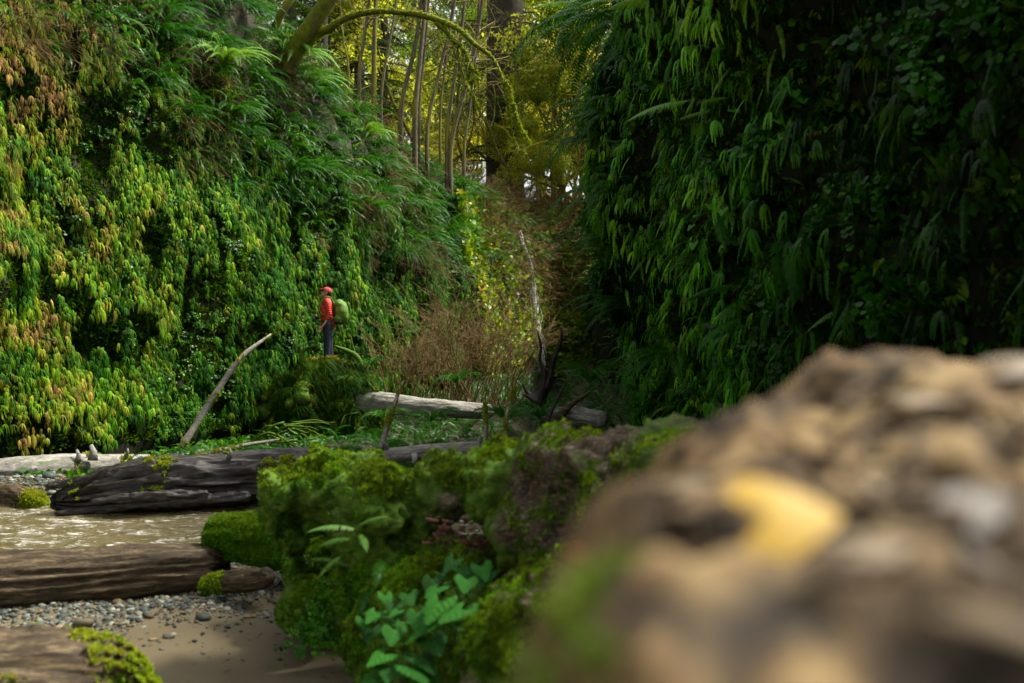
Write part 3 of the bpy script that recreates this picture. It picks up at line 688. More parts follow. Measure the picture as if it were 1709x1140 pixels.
# ------------------------------------------------------------------ logs
def log_mesh(name, path, rad, m, nu=140, nv=56, rough=.1, groove=.12, seed=0, capround=(.6, .6), lump=.12, ragged=0, squash=1.0, axis_local=True):
    path = catmull(path, nu); rad = np.interp(np.linspace(0, 1, nu), np.linspace(0, 1, len(rad)), rad)
    s = np.r_[0, np.cumsum(np.linalg.norm(np.diff(path, axis=0), axis=1))]; L = s[-1]
    T, N, B = frames(path)
    th = np.arange(nv)/nv*2*PI; S, TH = np.meshgrid(s, th, indexing='ij'); RR = np.repeat(rad[:, None], nv, 1)
    c = np.stack([S/np.mean(rad)*.25, np.cos(TH)*1.5, np.sin(TH)*1.5], -1).reshape(-1, 3)
    g_ = fbm(c*np.array([1, 3.2, 3.2]), 4, seed+2).reshape(RR.shape); l_ = fbm(c*np.array([1.2, .8, .8]), 3, seed).reshape(RR.shape)
    f_ = fbm(c*np.array([6, 9, 9]), 2, seed+5).reshape(RR.shape)
    k = 1+lump*l_+groove*(-np.abs(g_)*1.6+.5)+rough*.3*f_
    for e, cr in ((0, capround[0]), (1, capround[1])):
        d = (S if e == 0 else L-S)/np.mean(rad)
        if ragged: d = d-ragged*(.5+.7*fbm(c*np.array([.3, 5, 5]), 2, seed+8+e).reshape(RR.shape))
        k = k*np.clip(d/max(cr, .01), .0, 1)**.5
    RR = RR*k
    V = path[:, None, :]+N[:, None, :]*(np.cos(TH)*RR*squash)[..., None]+B[:, None, :]*(np.sin(TH)*RR)[..., None]
    i, j = np.meshgrid(np.arange(nu-1), np.arange(nv), indexing='ij'); a = (i*nv+j).ravel(); b = (i*nv+(j+1) % nv).ravel()
    org = path.mean(0); V = V.reshape(-1, 3)-org
    # local X along the log
    d = Vector(path[-1]-path[0]).normalized(); q = d.to_track_quat('X', 'Z'); Mi = np.array(q.to_matrix()); V = V@Mi
    me = newmesh(name, V, np.stack([a, b, b+nv, a+nv], 1), m)
    return me, org, q.to_euler()

def log_thing(name, path, rad, m, label, cat='log', **k):
    me, org, e = log_mesh(name, path, rad, m, **k); o = link(name, me, loc=org, rot=e)
    return props(o, label, cat)
def stubs(parent, pts, m):
    Mi = parent.matrix_basis.inverted()
    for a_, b_, r_ in pts:
        a_, b_ = Vector(a_), Vector(b_); mid = (a_+b_)/2+Vector((.02, 0, .01))
        V, Fc = tube([np.array(Mi @ a_), np.array(Mi @ mid), np.array(Mi @ b_)], [r_*1.5, r_, r_*.5], 8)
        link('branch_stub', newmesh('branch_stub', V, Fc, m), parent)

lA = log_thing('fallen_log', [P(-90, 800, 12.6), P(90, 781, 13.2), P(255, 769, 14.6)], [.20, .17, .10], M_barkg, 'smooth grey log with moss lying at the foot of the left fern wall', seed=11, groove=.04, lump=.07)
stubs(lA, [(P(130, 770, 13.3), P(128, 750, 13.3), .03), (P(155, 768, 13.4), P(152, 742, 13.4), .05), (P(210, 762, 14), P(213, 748, 14), .02)], M_barkg)
lB = log_thing('fallen_log', [P(85, 838, 11.3), P(250, 812, 11.5), P(420, 797, 11.8), P(600, 785, 12.3)], [.17, .29, .29, .26], M_bark, 'big dark wet splintered log across the far side of the creek', seed=21, groove=.34, lump=.16, nu=240, nv=90, ragged=1.6, capround=(1.2, .4))
stubs(lB, [(P(382, 765, 11.6), P(383, 748, 11.6), .02)], M_barkg)
for i_, (a_, b_, r_, sd_) in enumerate([(P(90, 858, 11.15), P(420, 828, 11.45), .07, 5), (P(75, 812, 11.3), P(300, 790, 11.6), .08, 6), (P(150, 838, 11.1), P(350, 825, 11.35), .06, 9)]):
    me, org, e = log_mesh('splinter', [a_, (a_+b_)/2+np.array([0, -.03, .03]), b_], [r_*.4, r_, r_*.8], M_bark, nu=70, nv=20, groove=.5, seed=sd_)
    o = link('splinter', me); o.parent = lB; o.matrix_world = Matrix.Translation(Vector(org)) @ e.to_matrix().to_4x4(); o.matrix_parent_inverse = lB.matrix_basis.inverted()
lC = log_thing('fallen_log', [P(636, 762, 13.0), P(720, 754, 13.0), P(806, 748, 13.1)], [.10, .10, .09], M_barkg, 'short pale weathered log behind the mossy stump', seed=31, groove=.12, lump=.1)
stubs(lC, [(P(645, 752, 13), P(640, 738, 12.9), .03), (P(795, 745, 13.1), P(800, 728, 13.1), .03), (P(690, 760, 12.9), P(690, 775, 12.8), .04)], M_barkg)
lD = log_thing('fallen_log', [P(-160, 985, 6.9), P(60, 972, 7.05), P(250, 955, 7.3), P(385, 945, 7.5)], [.24, .22, .19, .165], M_barkt, 'smooth tan and black drift log on the gravel beside the creek', seed=41, groove=.14, lump=.1, nu=220, nv=80, capround=(.3, .5), ragged=.5)
lE = log_thing('mossy_log', [P(346, 895, 7.6), P(400, 898, 7.5), P(490, 910, 7.2)], [.15, .185, .20], M_mossb, 'short round moss-covered log end beside the creek', seed=51, groove=.06, lump=.12, capround=(.5, .5))
lF = log_thing('fallen_log', [P(335, 978, 7.0), P(400, 970, 6.9), P(455, 962, 6.8)], [.055, .075, .07], M_barkt, 'small half-buried log with moss below the round mossy log end', seed=61, groove=.2)
lG = log_thing('fallen_log', [P(-190, 1215, 3.7), P(60, 1190, 3.95), P(285, 1200, 4.15)], [.30, .29, .23], M_barkt, 'blurred tan rotting log with moss at the bottom left corner', seed=71, groove=.22, lump=.22, capround=(.3, .8), nu=200, nv=90, ragged=.5)
lH = log_thing('mossy_rock_log', [P(-60, 832, 11.9), P(20, 832, 11.9), P(75, 842, 11.7)], [.17, .18, .1], M_barkt, 'mossy rotten log end in the water at the left edge', seed=81, groove=.25, lump=.3)

# poles and sticks
def stick(name, pts, rads, m, label, cat='branch', sides=9, seed=0, wob=.01, twigs=0):
    path = catmull([np.array(q) for q in pts], 24); path = path+wob*np.stack([fbm(path*2.5, 2, seed), fbm(path*2.5, 2, seed+1), fbm(path*2.5, 2, seed+2)], 1)
    rr = .62*np.interp(np.linspace(0, 1, 24), np.linspace(0, 1, len(rads)), rads)*(1+.22*vnoise(path*9, seed)); rr[-2:] *= .6
    o0 = path[0].copy(); V, Fc = tube(path-o0, rr, sides)
    o = link(name, newmesh(name, V, Fc, m), loc=o0); props(o, label, cat); STK.append((o, seed))
    return o
STK = []
stick('leaning_pole', [P(303, 745, 15.0), P(345, 680, 15.2), P(400, 600, 15.4), P(452, 558, 15.7)], [.085, .085, .07, .04], M_pole, 'long bare curved branch leaning up in front of the left fern wall', seed=3)
stick('fallen_pole', [P(330, 762, 12.4), P(380, 749, 12.7), P(468, 733, 13.3)], [.03, .045, .03], M_pole, 'thin bare pole lying on top of the dark splintered log', seed=4)
stick('standing_branch', [P(634, 748, 13.0), P(650, 700, 13.0), P(673, 636, 13.1)], [.06, .05, .03], M_pole, 'pale stick with moss leaning up right of the upturned roots', seed=5)
stick('standing_branch', [P(808, 750, 13.0), P(810, 710, 13.0), P(809, 673, 13.0)], [.045, .04, .03], M_pole, 'shortest upright stick, straight and mossy, behind the mossy stump', seed=6)
stick('standing_branch', [P(842, 740, 12.6), P(846, 690, 12.6), P(859, 647, 12.7)], [.03, .035, .022], M_pole, 'thin curved upright stick in front of the broad fern', seed=7)
stick('standing_branch', [P(902, 735, 11.6), P(918, 690, 11.7), P(941, 641, 11.8)], [.035, .035, .02], M_black, 'dark wet stick leaning right in front of the broad fern', seed=8)

# log C with upturned roots
rootlog = empty('uprooted_log', P(545, 720, 21.6))
props(rootlog, 'grey fallen log with a tall mossy upturned root plate that the hiker stands on', 'log')
def child(o, par):
    bpy.context.view_layer.update(); o.parent = par; o.matrix_parent_inverse = par.matrix_basis.inverted(); return o
me, org, e = log_mesh('trunk', [P(590, 672, 21.4), P(660, 676, 21.3), P(740, 682, 21.4), P(825, 688, 21.8)], [.27, .23, .18, .15], M_barkg, seed=91, groove=.08, lump=.1, nu=160)
child(link('trunk', me, loc=org, rot=e), rootlog)

def blob(name, balls, voxel, m, disp=.03, dscale=4, seed=0, strands=None, origin=None):
    """union of ellipsoids (cx,cy,cz,rx,ry,rz) by voxel remesh, then displaced"""
    mb = MB(); nu, nv = 14, 20
    for b in balls:
        V = []
        for i in range(nu+1):
            f = PI*i/nu
            for j in range(nv):
                a = 2*PI*j/nv; V.append((b[0]+b[3]*math.sin(f)*math.cos(a), b[1]+b[4]*math.sin(f)*math.sin(a), b[2]+b[5]*math.cos(f)))
        Fc = [(i*nv+j, (i+1)*nv+j, (i+1)*nv+(j+1) % nv, i*nv+(j+1) % nv) for i in range(nu) for j in range(nv)]
        mb.add(V, Fc)
    for V, Fc in (strands or []): mb.add(V, Fc)
    me = mb.mesh(name, m); tmp = bpy.data.objects.new('tmp_blob', me); col.objects.link(tmp)
    r = tmp.modifiers.new('r', 'REMESH'); r.mode = 'VOXEL'; r.voxel_size = voxel
    sm = tmp.modifiers.new('s', 'SMOOTH'); sm.iterations = 3; sm.factor = .6
    bpy.context.view_layer.update(); dg = bpy.context.evaluated_depsgraph_get()
    out_ = bpy.data.meshes.new_from_object(tmp.evaluated_get(dg)); bpy.data.objects.remove(tmp)
    n = len(out_.vertices); V = np.empty(n*3, np.float32); out_.vertices.foreach_get('co', V); V = V.reshape(-1, 3)
    Nn = np.empty(n*3, np.float32); out_.vertex_normals.foreach_get('vector', Nn); Nn = Nn.reshape(-1, 3)
    V = V+Nn*(disp*fbm(V*dscale, 4, seed, .55)+disp*.35*fbm(V*dscale*5, 2, seed+4))[:, None]
    out_.vertices.foreach_set('co', V.astype(np.float32).ravel()); out_.name = name
    out_.polygons.foreach_set('use_smooth', np.ones(len(out_.polygons), dtype=bool)); out_.materials.clear(); out_.materials.append(m); out_.update()
    return out_, V, Nn
def B_(px, py, Y, rx, ry=None, rz=None):
    q = P(px, py, Y); return (q[0], q[1], q[2], rx, ry or rx, rz or rx)
rr_ = random.Random(4); strands = []
for k in range(70):
    a_ = rr_.uniform(0, 2*PI); st = P(rr_.uniform(480, 605), rr_.uniform(612, 700), 21.45); L_ = rr_.uniform(.5, 1.1)
    d_ = np.array([math.cos(a_)*1.0, -abs(math.sin(a_))*.6, rr_.uniform(-.5, .25)]); pts = [st]
    for j_ in range(5): d_ = d_+np.array([rr_.uniform(-.3, .3), 0, -.28]); d_ /= np.linalg.norm(d_); pts.append(pts[-1]+d_*L_/5)
    strands.append(tube(catmull(pts, 12), np.linspace(.05, .012, 12), 6))
me, Vr, Nr_ = blob('root_plate', [B_(545, 655, 21.7, .66, .5, .66), B_(520, 705, 21.7, .72, .5, .55), B_(490, 690, 21.7, .3, .35, .4), B_(600, 715, 21.5, .45, .4, .3), B_(580, 640, 21.7, .5, .4, .5), B_(545, 618, 21.7, .42, .4, .2), B_(590, 690, 21.6, .45, .4, .5), B_(500, 640, 21.7, .3, .3, .3)], .03, M_mossb, .20, 2.3, 5, strands)
child(link('root_plate', me), rootlog)
k = (Nr_[:, 1] < .35) | (Nr_[:, 2] > .3); idx = np.where(k)[0]; idx = rng.choice(idx, 5000)
cc = palette(np.clip(.46+.25*Nr_[idx, 2]+rng.normal(0, .06, len(idx)), 0, .7), len(idx), 0)*.8
child(scatter('moss', C_set_moss, Vr[idx], rots_from_normals(Nr_[idx], .3), rng.uniform(1.5, 4.0, len(idx)), cc, kind='stuff'), rootlog)
idx = rng.choice(np.where(Nr_[:, 1] < .2)[0], 420)
a_ = np.arctan2(Nr_[idx, 1], Nr_[idx, 0])
child(scatter('root_ferns', C_set_grass, Vr[idx], np.stack([a_*0, a_*0+.2, a_], 1), rng.uniform(.9, 1.9, len(idx)), palette(rng.normal(.22, .1, len(idx)), len(idx), 0)*.6, kind='stuff'), rootlog)
for nm, pts, rd in (('root', [P(508, 610, 21.5), P(503, 590, 21.5), P(512, 582, 21.5), P(530, 576, 21.4)], [.07, .06, .035, .02]),
                    ('root', [P(606, 618, 21.5), P(596, 596, 21.5), P(580, 586, 21.5), P(558, 577, 21.3)], [.06, .06, .05, .02]),
                    ('root', [P(600, 620, 21.6), P(592, 590, 21.6), P(585, 560, 21.6)], [.03, .022, .012])):
    pt = catmull(pts, 16); V, Fc = tube(pt, np.interp(np.linspace(0, 1, 16), np.linspace(0, 1, len(rd)), rd), 8)
    child(link('root', newmesh('root', V, Fc, M_mossb)), rootlog)
idx = None

# mossy branch heap left of the roots
mbh = MB(); r_ = random.Random(9)
for k in range(14):
    s0 = P(r_.uniform(440, 500), r_.uniform(705, 735), 18+r_.uniform(-.5, .5)); d_ = np.array([r_.uniform(-1, 1), r_.uniform(-.3, .3), r_.uniform(-.1, .35)]); pts = [s0]
    for j_ in range(5): d_ = d_+np.array([0, 0, r_.uniform(-.3, .2)]); pts.append(pts[-1]+d_/np.linalg.norm(d_)*.16)
    V, Fc = tube(catmull(pts, 10), np.linspace(.028, .006, 10), 6); mbh.add(V, Fc)
o = link('mossy_branch_pile', mbh.mesh('mossy_branch_pile', M_mossb)); props(o, 'small heap of yellow mossy broken branches left of the upturned roots', 'branches')

# ------------------------------------------------------------------ the big mossy log
m, nt, out = mat('stump_moss_and_bark')
nm = noise(nt, 4.5, 7, .62); nf = noise(nt, 55, 5, .7)
g = N_(nt, 'ShaderNodeNewGeometry'); sx = N_(nt, 'ShaderNodeSeparateXYZ'); nt.links.new(g.outputs['Normal'], sx.inputs[0])
sp = N_(nt, 'ShaderNodeSeparateXYZ'); nt.links.new(g.outputs['Position'], sp.inputs[0])
barkc = ramp(nt, noise(nt, 22, 8, .7, mapping(nt, (1, 3, 3)), .6), [(.3, (.010, .007, .004)), (.5, (.05, .034, .018)), (.6, (.13, .10, .06)), (.72, (.30, .25, .17))])
mossc = ramp(nt, nf, [(.3, (.015, .035, .002)), (.5, (.05, .11, .004)), (.7, (.11, .19, .008))])
k_ = mathn(nt, 'SUBTRACT', nm, mathn(nt, 'MULTIPLY', mathn(nt, 'ADD', sp.outputs['X'], .35), .22))
c = mixc(nt, ramp(nt, k_, [(.37, (0, 0, 0)), (.46, (1, 1, 1))]), barkc, mossc)
bsdf(nt, out, c, .85, nf, .9, .02, .3); M_stump = m
balls = [B_(560, 815, 5.8, .26, .3, .22), B_(600, 775, 5.9, .16, .25, .1), B_(478, 822, 5.7, .135, .16, .13), B_(462, 862, 5.65, .085, .1, .14), B_(476, 905, 5.7, .06, .09, .12),
         B_(632, 832, 5.35, .19, .2, .19), B_(610, 900, 5.5, .14, .2, .22), B_(735, 818, 5.5, .19, .22, .17), B_(705, 860, 5.5, .12, .16, .2), B_(650, 960, 5.5, .22, .25, .3), B_(560, 985, 6.3, .3, .25, .35),
         B_(590, 1010, 5.6, .16, .2, .22), B_(520, 1010, 6.0, .12, .2, .17), B_(498, 960, 6.0, .05, .1, .2), B_(520, 925, 6.45, .22, .12, .34), B_(690, 1040, 5.0, .26, .3, .32), B_(745, 950, 5.35, .14, .25, .16), B_(800, 960, 5.3, .2, .3, .2),
         B_(640, 1080, 5.0, .2, .25, .25), B_(760, 1090, 4.6, .22, .3, .28),
         B_(835, 815, 5.0, .16, .25, .24), B_(905, 800, 4.7, .2, .28, .215), B_(880, 880, 4.55, .17, .2, .19), B_(960, 795, 4.5, .22, .3, .205), B_(1030, 800, 4.3, .24, .32, .225),
         B_(1110, 805, 4.0, .24, .34, .21), B_(1180, 800, 3.75, .22, .32, .21), B_(1260, 820, 3.4, .24, .34, .21), B_(950, 900, 4.4, .24, .25, .26), B_(1050, 930, 4.0, .3, .3, .3), B_(900, 1000, 4.2, .16, .2, .2),
         B_(820, 1120, 3.55, .13, .22, .17), B_(880, 1100, 3.4, .2, .22, .19), B_(950, 1150, 3.3, .25, .3, .3), B_(1350, 850, 2.9, .3, .5, .25), B_(1000, 1080, 3.8, .4, .4, .4), B_(1250, 1000, 3.3, .4, .5, .4)]
me, Vm, Nm = blob('trunk', balls, .02, M_stump, .075, 5.2, 15)
stump = empty('mossy_log', (-.4, 5.2, 0)); props(stump, 'huge moss-covered broken log end in the middle foreground with a dark hollow', 'log')
child(link('trunk', me), stump)
nrml = Nm; mm = fbm(Vm*3.4, 4, 33)*.8+.25*Nm[:, 2]-.75*np.clip(Vm[:, 0]+.35, -.3, 9)
wgt = np.clip(mm+.22, 0, 1)**.7*np.clip(.55+.7*Nm[:, 2]+.9*fbm(Vm*4.5, 3, 35), .0, 1)*np.where(Vm[:, 2] > .02, 1, 0)*np.where(Nm[:, 1] < .5, 1, .15)
idx = rng.choice(len(Vm), 90000, p=wgt/wgt.sum())
tt = .31+.24*Nm[idx, 2]+.14*fbm(Vm[idx]*5, 2, 70)+rng.normal(0, .05, len(idx)); tt = np.clip(tt, .04, .50)  # moss tint lighter on top, darker underneath: shade mixed into the colour
child(scatter('moss', C_set_moss, Vm[idx]+rng.normal(0, .006, (len(idx), 3)), rots_from_normals(Nm[idx], .35), rng.gamma(3, .09, len(idx))+.14, palette(tt, len(idx), 0)*rng.uniform(.6, 1.6, (len(idx), 1))*(.55+.45*sstep(-.3, .6, fbm(Vm[idx]*7, 3, 81)))[:, None], kind='stuff'), stump)

# hollow with red rotten wood
mbw = MB(); r_ = random.Random(3)
for k in range(60):
    q = P(r_.uniform(720, 810), r_.uniform(865, 915), 5.14-r_.uniform(0, .05)); s_ = r_.uniform(.01, .035); a_ = r_.uniform(0, PI)
    V, Fc = tube([q, q+np.array([math.cos(a_)*s_*2.2, -.01, math.sin(a_)*s_*1.2])], [s_*.35, s_*.25], 5); mbw.add(V, Fc)
m, nt, out = mat('red_rotten_wood'); bsdf(nt, out, ramp(nt, noise(nt, 30, 5), [(.4, (.03, .018, .012)), (.55, (.12, .04, .016)), (.65, (.2, .08, .03))]), .8); M_rot = m
child(props(link('rotten_wood', mbw.mesh('rotten_wood', M_rot)), kind='stuff'), stump)

# moss on other logs
def moss_on(o, n, cond, tmean=.45, smin=.6, smax=1.4, dark=1.0, protos=None):
    bpy.context.view_layer.update(); me = o.data; nn = len(me.vertices); V = np.empty(nn*3, np.float32); me.vertices.foreach_get('co', V); V = V.reshape(-1, 3)
    Nn = np.empty(nn*3, np.float32); me.vertex_normals.foreach_get('vector', Nn); Nn = Nn.reshape(-1, 3)
    Mw = np.array(o.matrix_basis); W = V@Mw[:3, :3].T+Mw[:3, 3]; Nw = Nn@Mw[:3, :3].T
    w_ = cond(W, Nw).astype(float)
    if w_.sum() == 0: return
    idx = rng.choice(nn, n, p=w_/w_.sum()); t_ = np.clip(tmean+.12*Nw[idx, 2]+rng.normal(0, .05, n), .05, .7)
    s_ = scatter('moss', protos or C_set_moss, W[idx]+rng.normal(0, .004, (n, 3)), rots_from_normals(Nw[idx], .3), rng.uniform(smin, smax, n), palette(t_, n, 0)*dark, kind='stuff')
    child(s_, o)
moss_on(lE, 6500, lambda W, N: (N[:, 2] > -.6)*1.0, .33, .5, 1.1, .8)
moss_on(lG, 5200, lambda W, N: np.clip(fbm(W*3.2, 3, 7)+.1+.6*sstep(-1.75, -1.4, W[:, 0]), 0, 1)*(N[:, 2] > -.2), .5, .5, 1.2, 1.0)
moss_on(lH, 700, lambda W, N: np.clip(fbm(W*3, 3, 9), 0, 1), .55, 1, 2)
moss_on(lF, 500, lambda W, N: (W[:, 0] < -2.0)*1.0, .45, .5, 1)
moss_on(lA, 1100, lambda W, N: np.clip(fbm(W*3, 3, 19)-.2, 0, 1), .58, 1, 2.4)
moss_on(lB, 900, lambda W, N: np.clip(fbm(W*3, 3, 29)-.45, 0, 1)*(N[:, 2] > 0), .5, .8, 1.8)

for o_, sd_ in STK:
    if sd_ != 8 and sd_ != 44: moss_on(o_, 150, lambda W, N: np.clip(fbm(W*4, 2, sd_)+.1, 0, 1)**2, .58, .7, 1.6)
# ------------------------------------------------------------------ near blurred log (height from measured points)
CP = np.array([P(*q) for q in [(885, 1140, .42), (900, 1000, .5), (960, 880, .68), (1100, 770, .95), (1250, 680, 1.15), (1400, 612, 1.15), (1550, 615, 1.05), (1709, 620, .95), (1900, 640, .9),
     (1290, 880, .55), (1500, 900, .5), (1400, 750, .75), (1650, 750, .7), (1100, 950, .5), (1300, 1000, .42), (1500, 1140, .36), (1100, 1140, .38), (1709, 1140, .36), (1709, 900, .45), (1200, 780, .8)]]
     + [np.array(q) for q in [(-.1, .5, 1.2), (-.05, .9, 1.2), (.06, 1.25, 1.3), (.3, 1.55, 1.45), (.6, 1.6, 1.5), (1.0, 1.5, 1.5), (1.1, 1.0, 1.7), (.8, .5, 1.7), (.6, .2, 1.6), (.1, .15, 1.5), (-.1, .2, 1.3)]])
A_ = np.abs(np.linalg.norm(CP[:, None, :2]-CP[None, :, :2], axis=2)); n_ = len(CP)
Mx = np.zeros((n_+3, n_+3)); Mx[:n_, :n_] = A_; Mx[:n_, n_:] = np.c_[np.ones(n_), CP[:, :2]]; Mx[n_:, :n_] = Mx[:n_, n_:].T
sol = np.linalg.solve(Mx, np.r_[CP[:, 2], 0, 0, 0])
nx_, ny_ = np.arange(-.5, 1.5, .008), np.arange(-.1, 2.0, .008); X, Y = np.meshgrid(nx_, ny_, indexing='ij'); q = np.stack([X.ravel(), Y.ravel()], 1)
Z = np.zeros(len(q))
for k in range(n_): Z += sol[k]*np.hypot(q[:, 0]-CP[k, 0], q[:, 1]-CP[k, 1])
Z += sol[n_]+q@sol[n_+1:]
p3 = np.c_[q*1.0, np.zeros(len(q))]
dark_patch = np.zeros(len(q))  # dark patches around set points, edges broken by noise
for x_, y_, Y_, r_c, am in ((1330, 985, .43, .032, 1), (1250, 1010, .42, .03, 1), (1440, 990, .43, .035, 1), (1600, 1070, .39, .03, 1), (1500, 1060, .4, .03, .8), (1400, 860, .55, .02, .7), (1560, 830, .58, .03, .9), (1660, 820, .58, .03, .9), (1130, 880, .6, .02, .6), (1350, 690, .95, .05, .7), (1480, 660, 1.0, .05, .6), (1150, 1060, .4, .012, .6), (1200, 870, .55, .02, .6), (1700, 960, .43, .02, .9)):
    c3 = P(x_, y_, Y_); dark_patch = np.maximum(dark_patch, am*np.clip(1.35-np.hypot((q[:, 0]-c3[0]), (q[:, 1]-c3[1])*.7)/r_c+1.1*fbm(p3*26, 3, 91), 0, 1))
Z += .018*fbm(p3*14, 3, 55)+.006*fbm(p3*34, 3, 56)-.02*np.clip(fbm(p3*11, 3, 57)-.25, 0, 1)-.018*dark_patch
edge = sstep(-.5, -.05, q[:, 0])*sstep(1.5, 1.1, q[:, 0])*sstep(2.0, 1.6, q[:, 1])*sstep(-.1, .12, q[:, 1])
Z = Z*edge-.2*(1-edge)
i, j = np.meshgrid(np.arange(len(nx_)-1), np.arange(len(ny_)-1), indexing='ij'); a = (i*len(ny_)+j).ravel()
m, nt, out = mat('rotting_tan_wood')
n1 = noise(nt, 26, 7, .66, None, .5); n2 = noise(nt, 60, 4, .6); n3 = noise(nt, 8, 3, .5, mapping(nt, (1.3, .8, 1)))
c = ramp(nt, n1, [(.38, (.010, .008, .005)), (.46, (.045, .028, .012)), (.52, (.13, .084, .034)), (.59, (.20, .138, .060)), (.72, (.24, .19, .10))])
c = mixc(nt, ramp(nt, n2, [(.5, (0, 0, 0)), (.62, (.6, .6, .6))]), c, (.17, .105, .05))
c = mixc(nt, ramp(nt, n3, [(.38, (.8, .8, .8)), (.46, (0, 0, 0))]), c, (.07, .05, .03))
ac = N_(nt, 'ShaderNodeAttribute', attribute_name='dark_patch'); c = mixc(nt, ac.outputs['Fac'], c, (.022, .017, .011))
bsdf(nt, out, c, .85, n2, .6, .01, .2); M_near = m
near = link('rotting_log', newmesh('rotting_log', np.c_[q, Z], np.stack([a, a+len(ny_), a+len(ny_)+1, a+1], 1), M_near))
at_ = near.data.attributes.new('dark_patch', 'FLOAT', 'POINT'); at_.data.foreach_set('value', dark_patch.astype(np.float32))
props(near, 'big strongly blurred tan rotting log filling the lower right foreground', 'log')
def near_z(x, y):
    z = sum(sol[k]*math.hypot(x-CP[k, 0], y-CP[k, 1]) for k in range(n_)); return z+sol[n_]+x*sol[n_+1]+y*sol[n_+2]

def leafmesh(name, seed, w, l, m, lobes=0, cup=.15, fold=.2, tooth=.0, n=22):
    """one broad leaf, stalk end at origin, tip along +X"""
    r = random.Random(seed); ring = []
    for j in range(n):
        a = 2*PI*j/n; u = (1+math.cos(a))/2
        x = l*(.5+.5*math.cos(a)); rr = w*.5*abs(math.sin(a))**.8*(1.25-.75*u); x += l*.2*u**10
        k = 1+tooth*(1 if j % 2 else -1)
        if lobes: k *= 1+.22*math.cos(a*lobes)
        y = rr*k*(1 if math.sin(a) >= 0 else -1)
        if u < .06: x += l*.12
        x += -l*.10*max(0, 1-u*6)*(1 if abs(math.sin(a)) > .2 else -2.2)
        ring.append((x, y, -cup*y*y/w-fold*abs(y)*.2+.03*l*math.sin(u*PI)-cup*.6*(x/l)**2*l))
    inner = [(x*.55+.22*l, y*.5, z*.5+.02*l) for x, y, z in ring]
    V = [(l*.45, 0, .015*l)]+inner+ring
    Fc = [(0, 1+j, 1+(j+1) % n) for j in range(n)]+[(1+j, 1+n+j, 1+n+(j+1) % n, 1+(j+1) % n) for j in range(n)]
    return newmesh(name, V, Fc, m, True)
def plain(name, c, rough=.6, spec=.4, trans=.2):
    m, nt, out = mat(name); rgb = nt.nodes.new('ShaderNodeRGB'); rgb.outputs[0].default_value = (*c, 1)
    n = noise(nt, 25, 4); cc = mixc(nt, 1.0, rgb.outputs[0], ramp(nt, n, [(.3, (.7, .7, .7)), (.7, (1.1, 1.1, 1.1))]), 'MULTIPLY')
    bsdf(nt, out, cc, rough, spec=spec, trans=trans, tcol=cc); return m
M_yleaf = plain('yellow_leaf', (.46, .28, .004)); M_oleaf = plain('orange_leaf', (.34, .14, .03)); M_pleaf = plain('pale_dry_leaf', (.18, .13, .07)); M_gleaf = plain('grey_chip', (.09, .075, .06))
def on_near(px_, py_):
    lo = .2
    for k in range(400):
        q_ = P(px_, py_, lo)
        if q_[2] < near_z(q_[0], q_[1]): break
        lo += .004
    return q_
for (x_, y_, w_, l_, mm_, rz_, lb, nm_) in [(1225, 905, .058, .05, M_yleaf, .1, 'bright yellow fallen leaf on the blurred near log', 'fallen_leaf'),
        (960, 945, .03, .03, M_oleaf, -.5, 'blurred orange leaf at the left edge of the near log', 'fallen_leaf'),
        (1385, 960, .03, .055, M_pleaf, .3, 'pale dry leaf lying below the yellow leaf', 'fallen_leaf'),
        (1440, 850, .022, .03, M_pleaf, 1.0, 'small pale leaf right of the yellow leaf', 'fallen_leaf'),
        (1590, 900, .03, .05, M_gleaf, .6, 'greyish dry leaf near the right edge of the near log', 'fallen_leaf'),
        (1480, 690, .03, .06, M_pleaf, .2, 'tan leaf on the top of the near log', 'fallen_leaf'),
        (1640, 640, .04, .07, M_pleaf, .0, 'tan leaf on the top right of the near log', 'fallen_leaf'),
        (1100, 850, .04, .05, M_pleaf, .5, 'pale leaf on the left flank of the near log', 'fallen_leaf'),
        (1650, 1000, .018, .05, M_gleaf, 1.3, 'long grey chip at the right edge of the near log', 'wood_chip'),
        (1560, 1060, .016, .05, M_pleaf, -1.1, 'slanting pale wood chip at the bottom right', 'wood_chip')]:
    q_ = on_near(x_, y_); o = link(nm_, leafmesh(nm_, int(x_), w_, l_, mm_), loc=q_+np.array([0, 0, .012]), rot=(.75 if 'yellow' in lb[:20] else R.uniform(.0, .6), R.uniform(-.15, 0), rz_)); props(o, lb, nm_.replace('_', ' '))
# moss and chips on the near log
def near_scatter(name, protos, n, cond, smin, smax, c_, lab):
    x = rng.uniform(-.08, .8, n*4); y = rng.uniform(.2, 1.5, n*4); k = cond(x, y); x, y = x[k][:n], y[k][:n]
    z = np.array([near_z(a_, b_) for a_, b_ in zip(x, y)]); n2_ = len(x)
    s_ = scatter(name, protos, np.stack([x, y, z], 1), np.stack([rng.normal(0, .3, n2_), rng.normal(0, .3, n2_), rng.uniform(0, 6.28, n2_)], 1), rng.uniform(smin, smax, n2_), c_, kind='stuff'); child(s_, near)
near_scatter('moss', C_set_moss, 2200, lambda x, y: (np.hypot(x-.02, (y-.5)*.5) < .05), .3, .6, np.array([.06, .10, .008]), '')

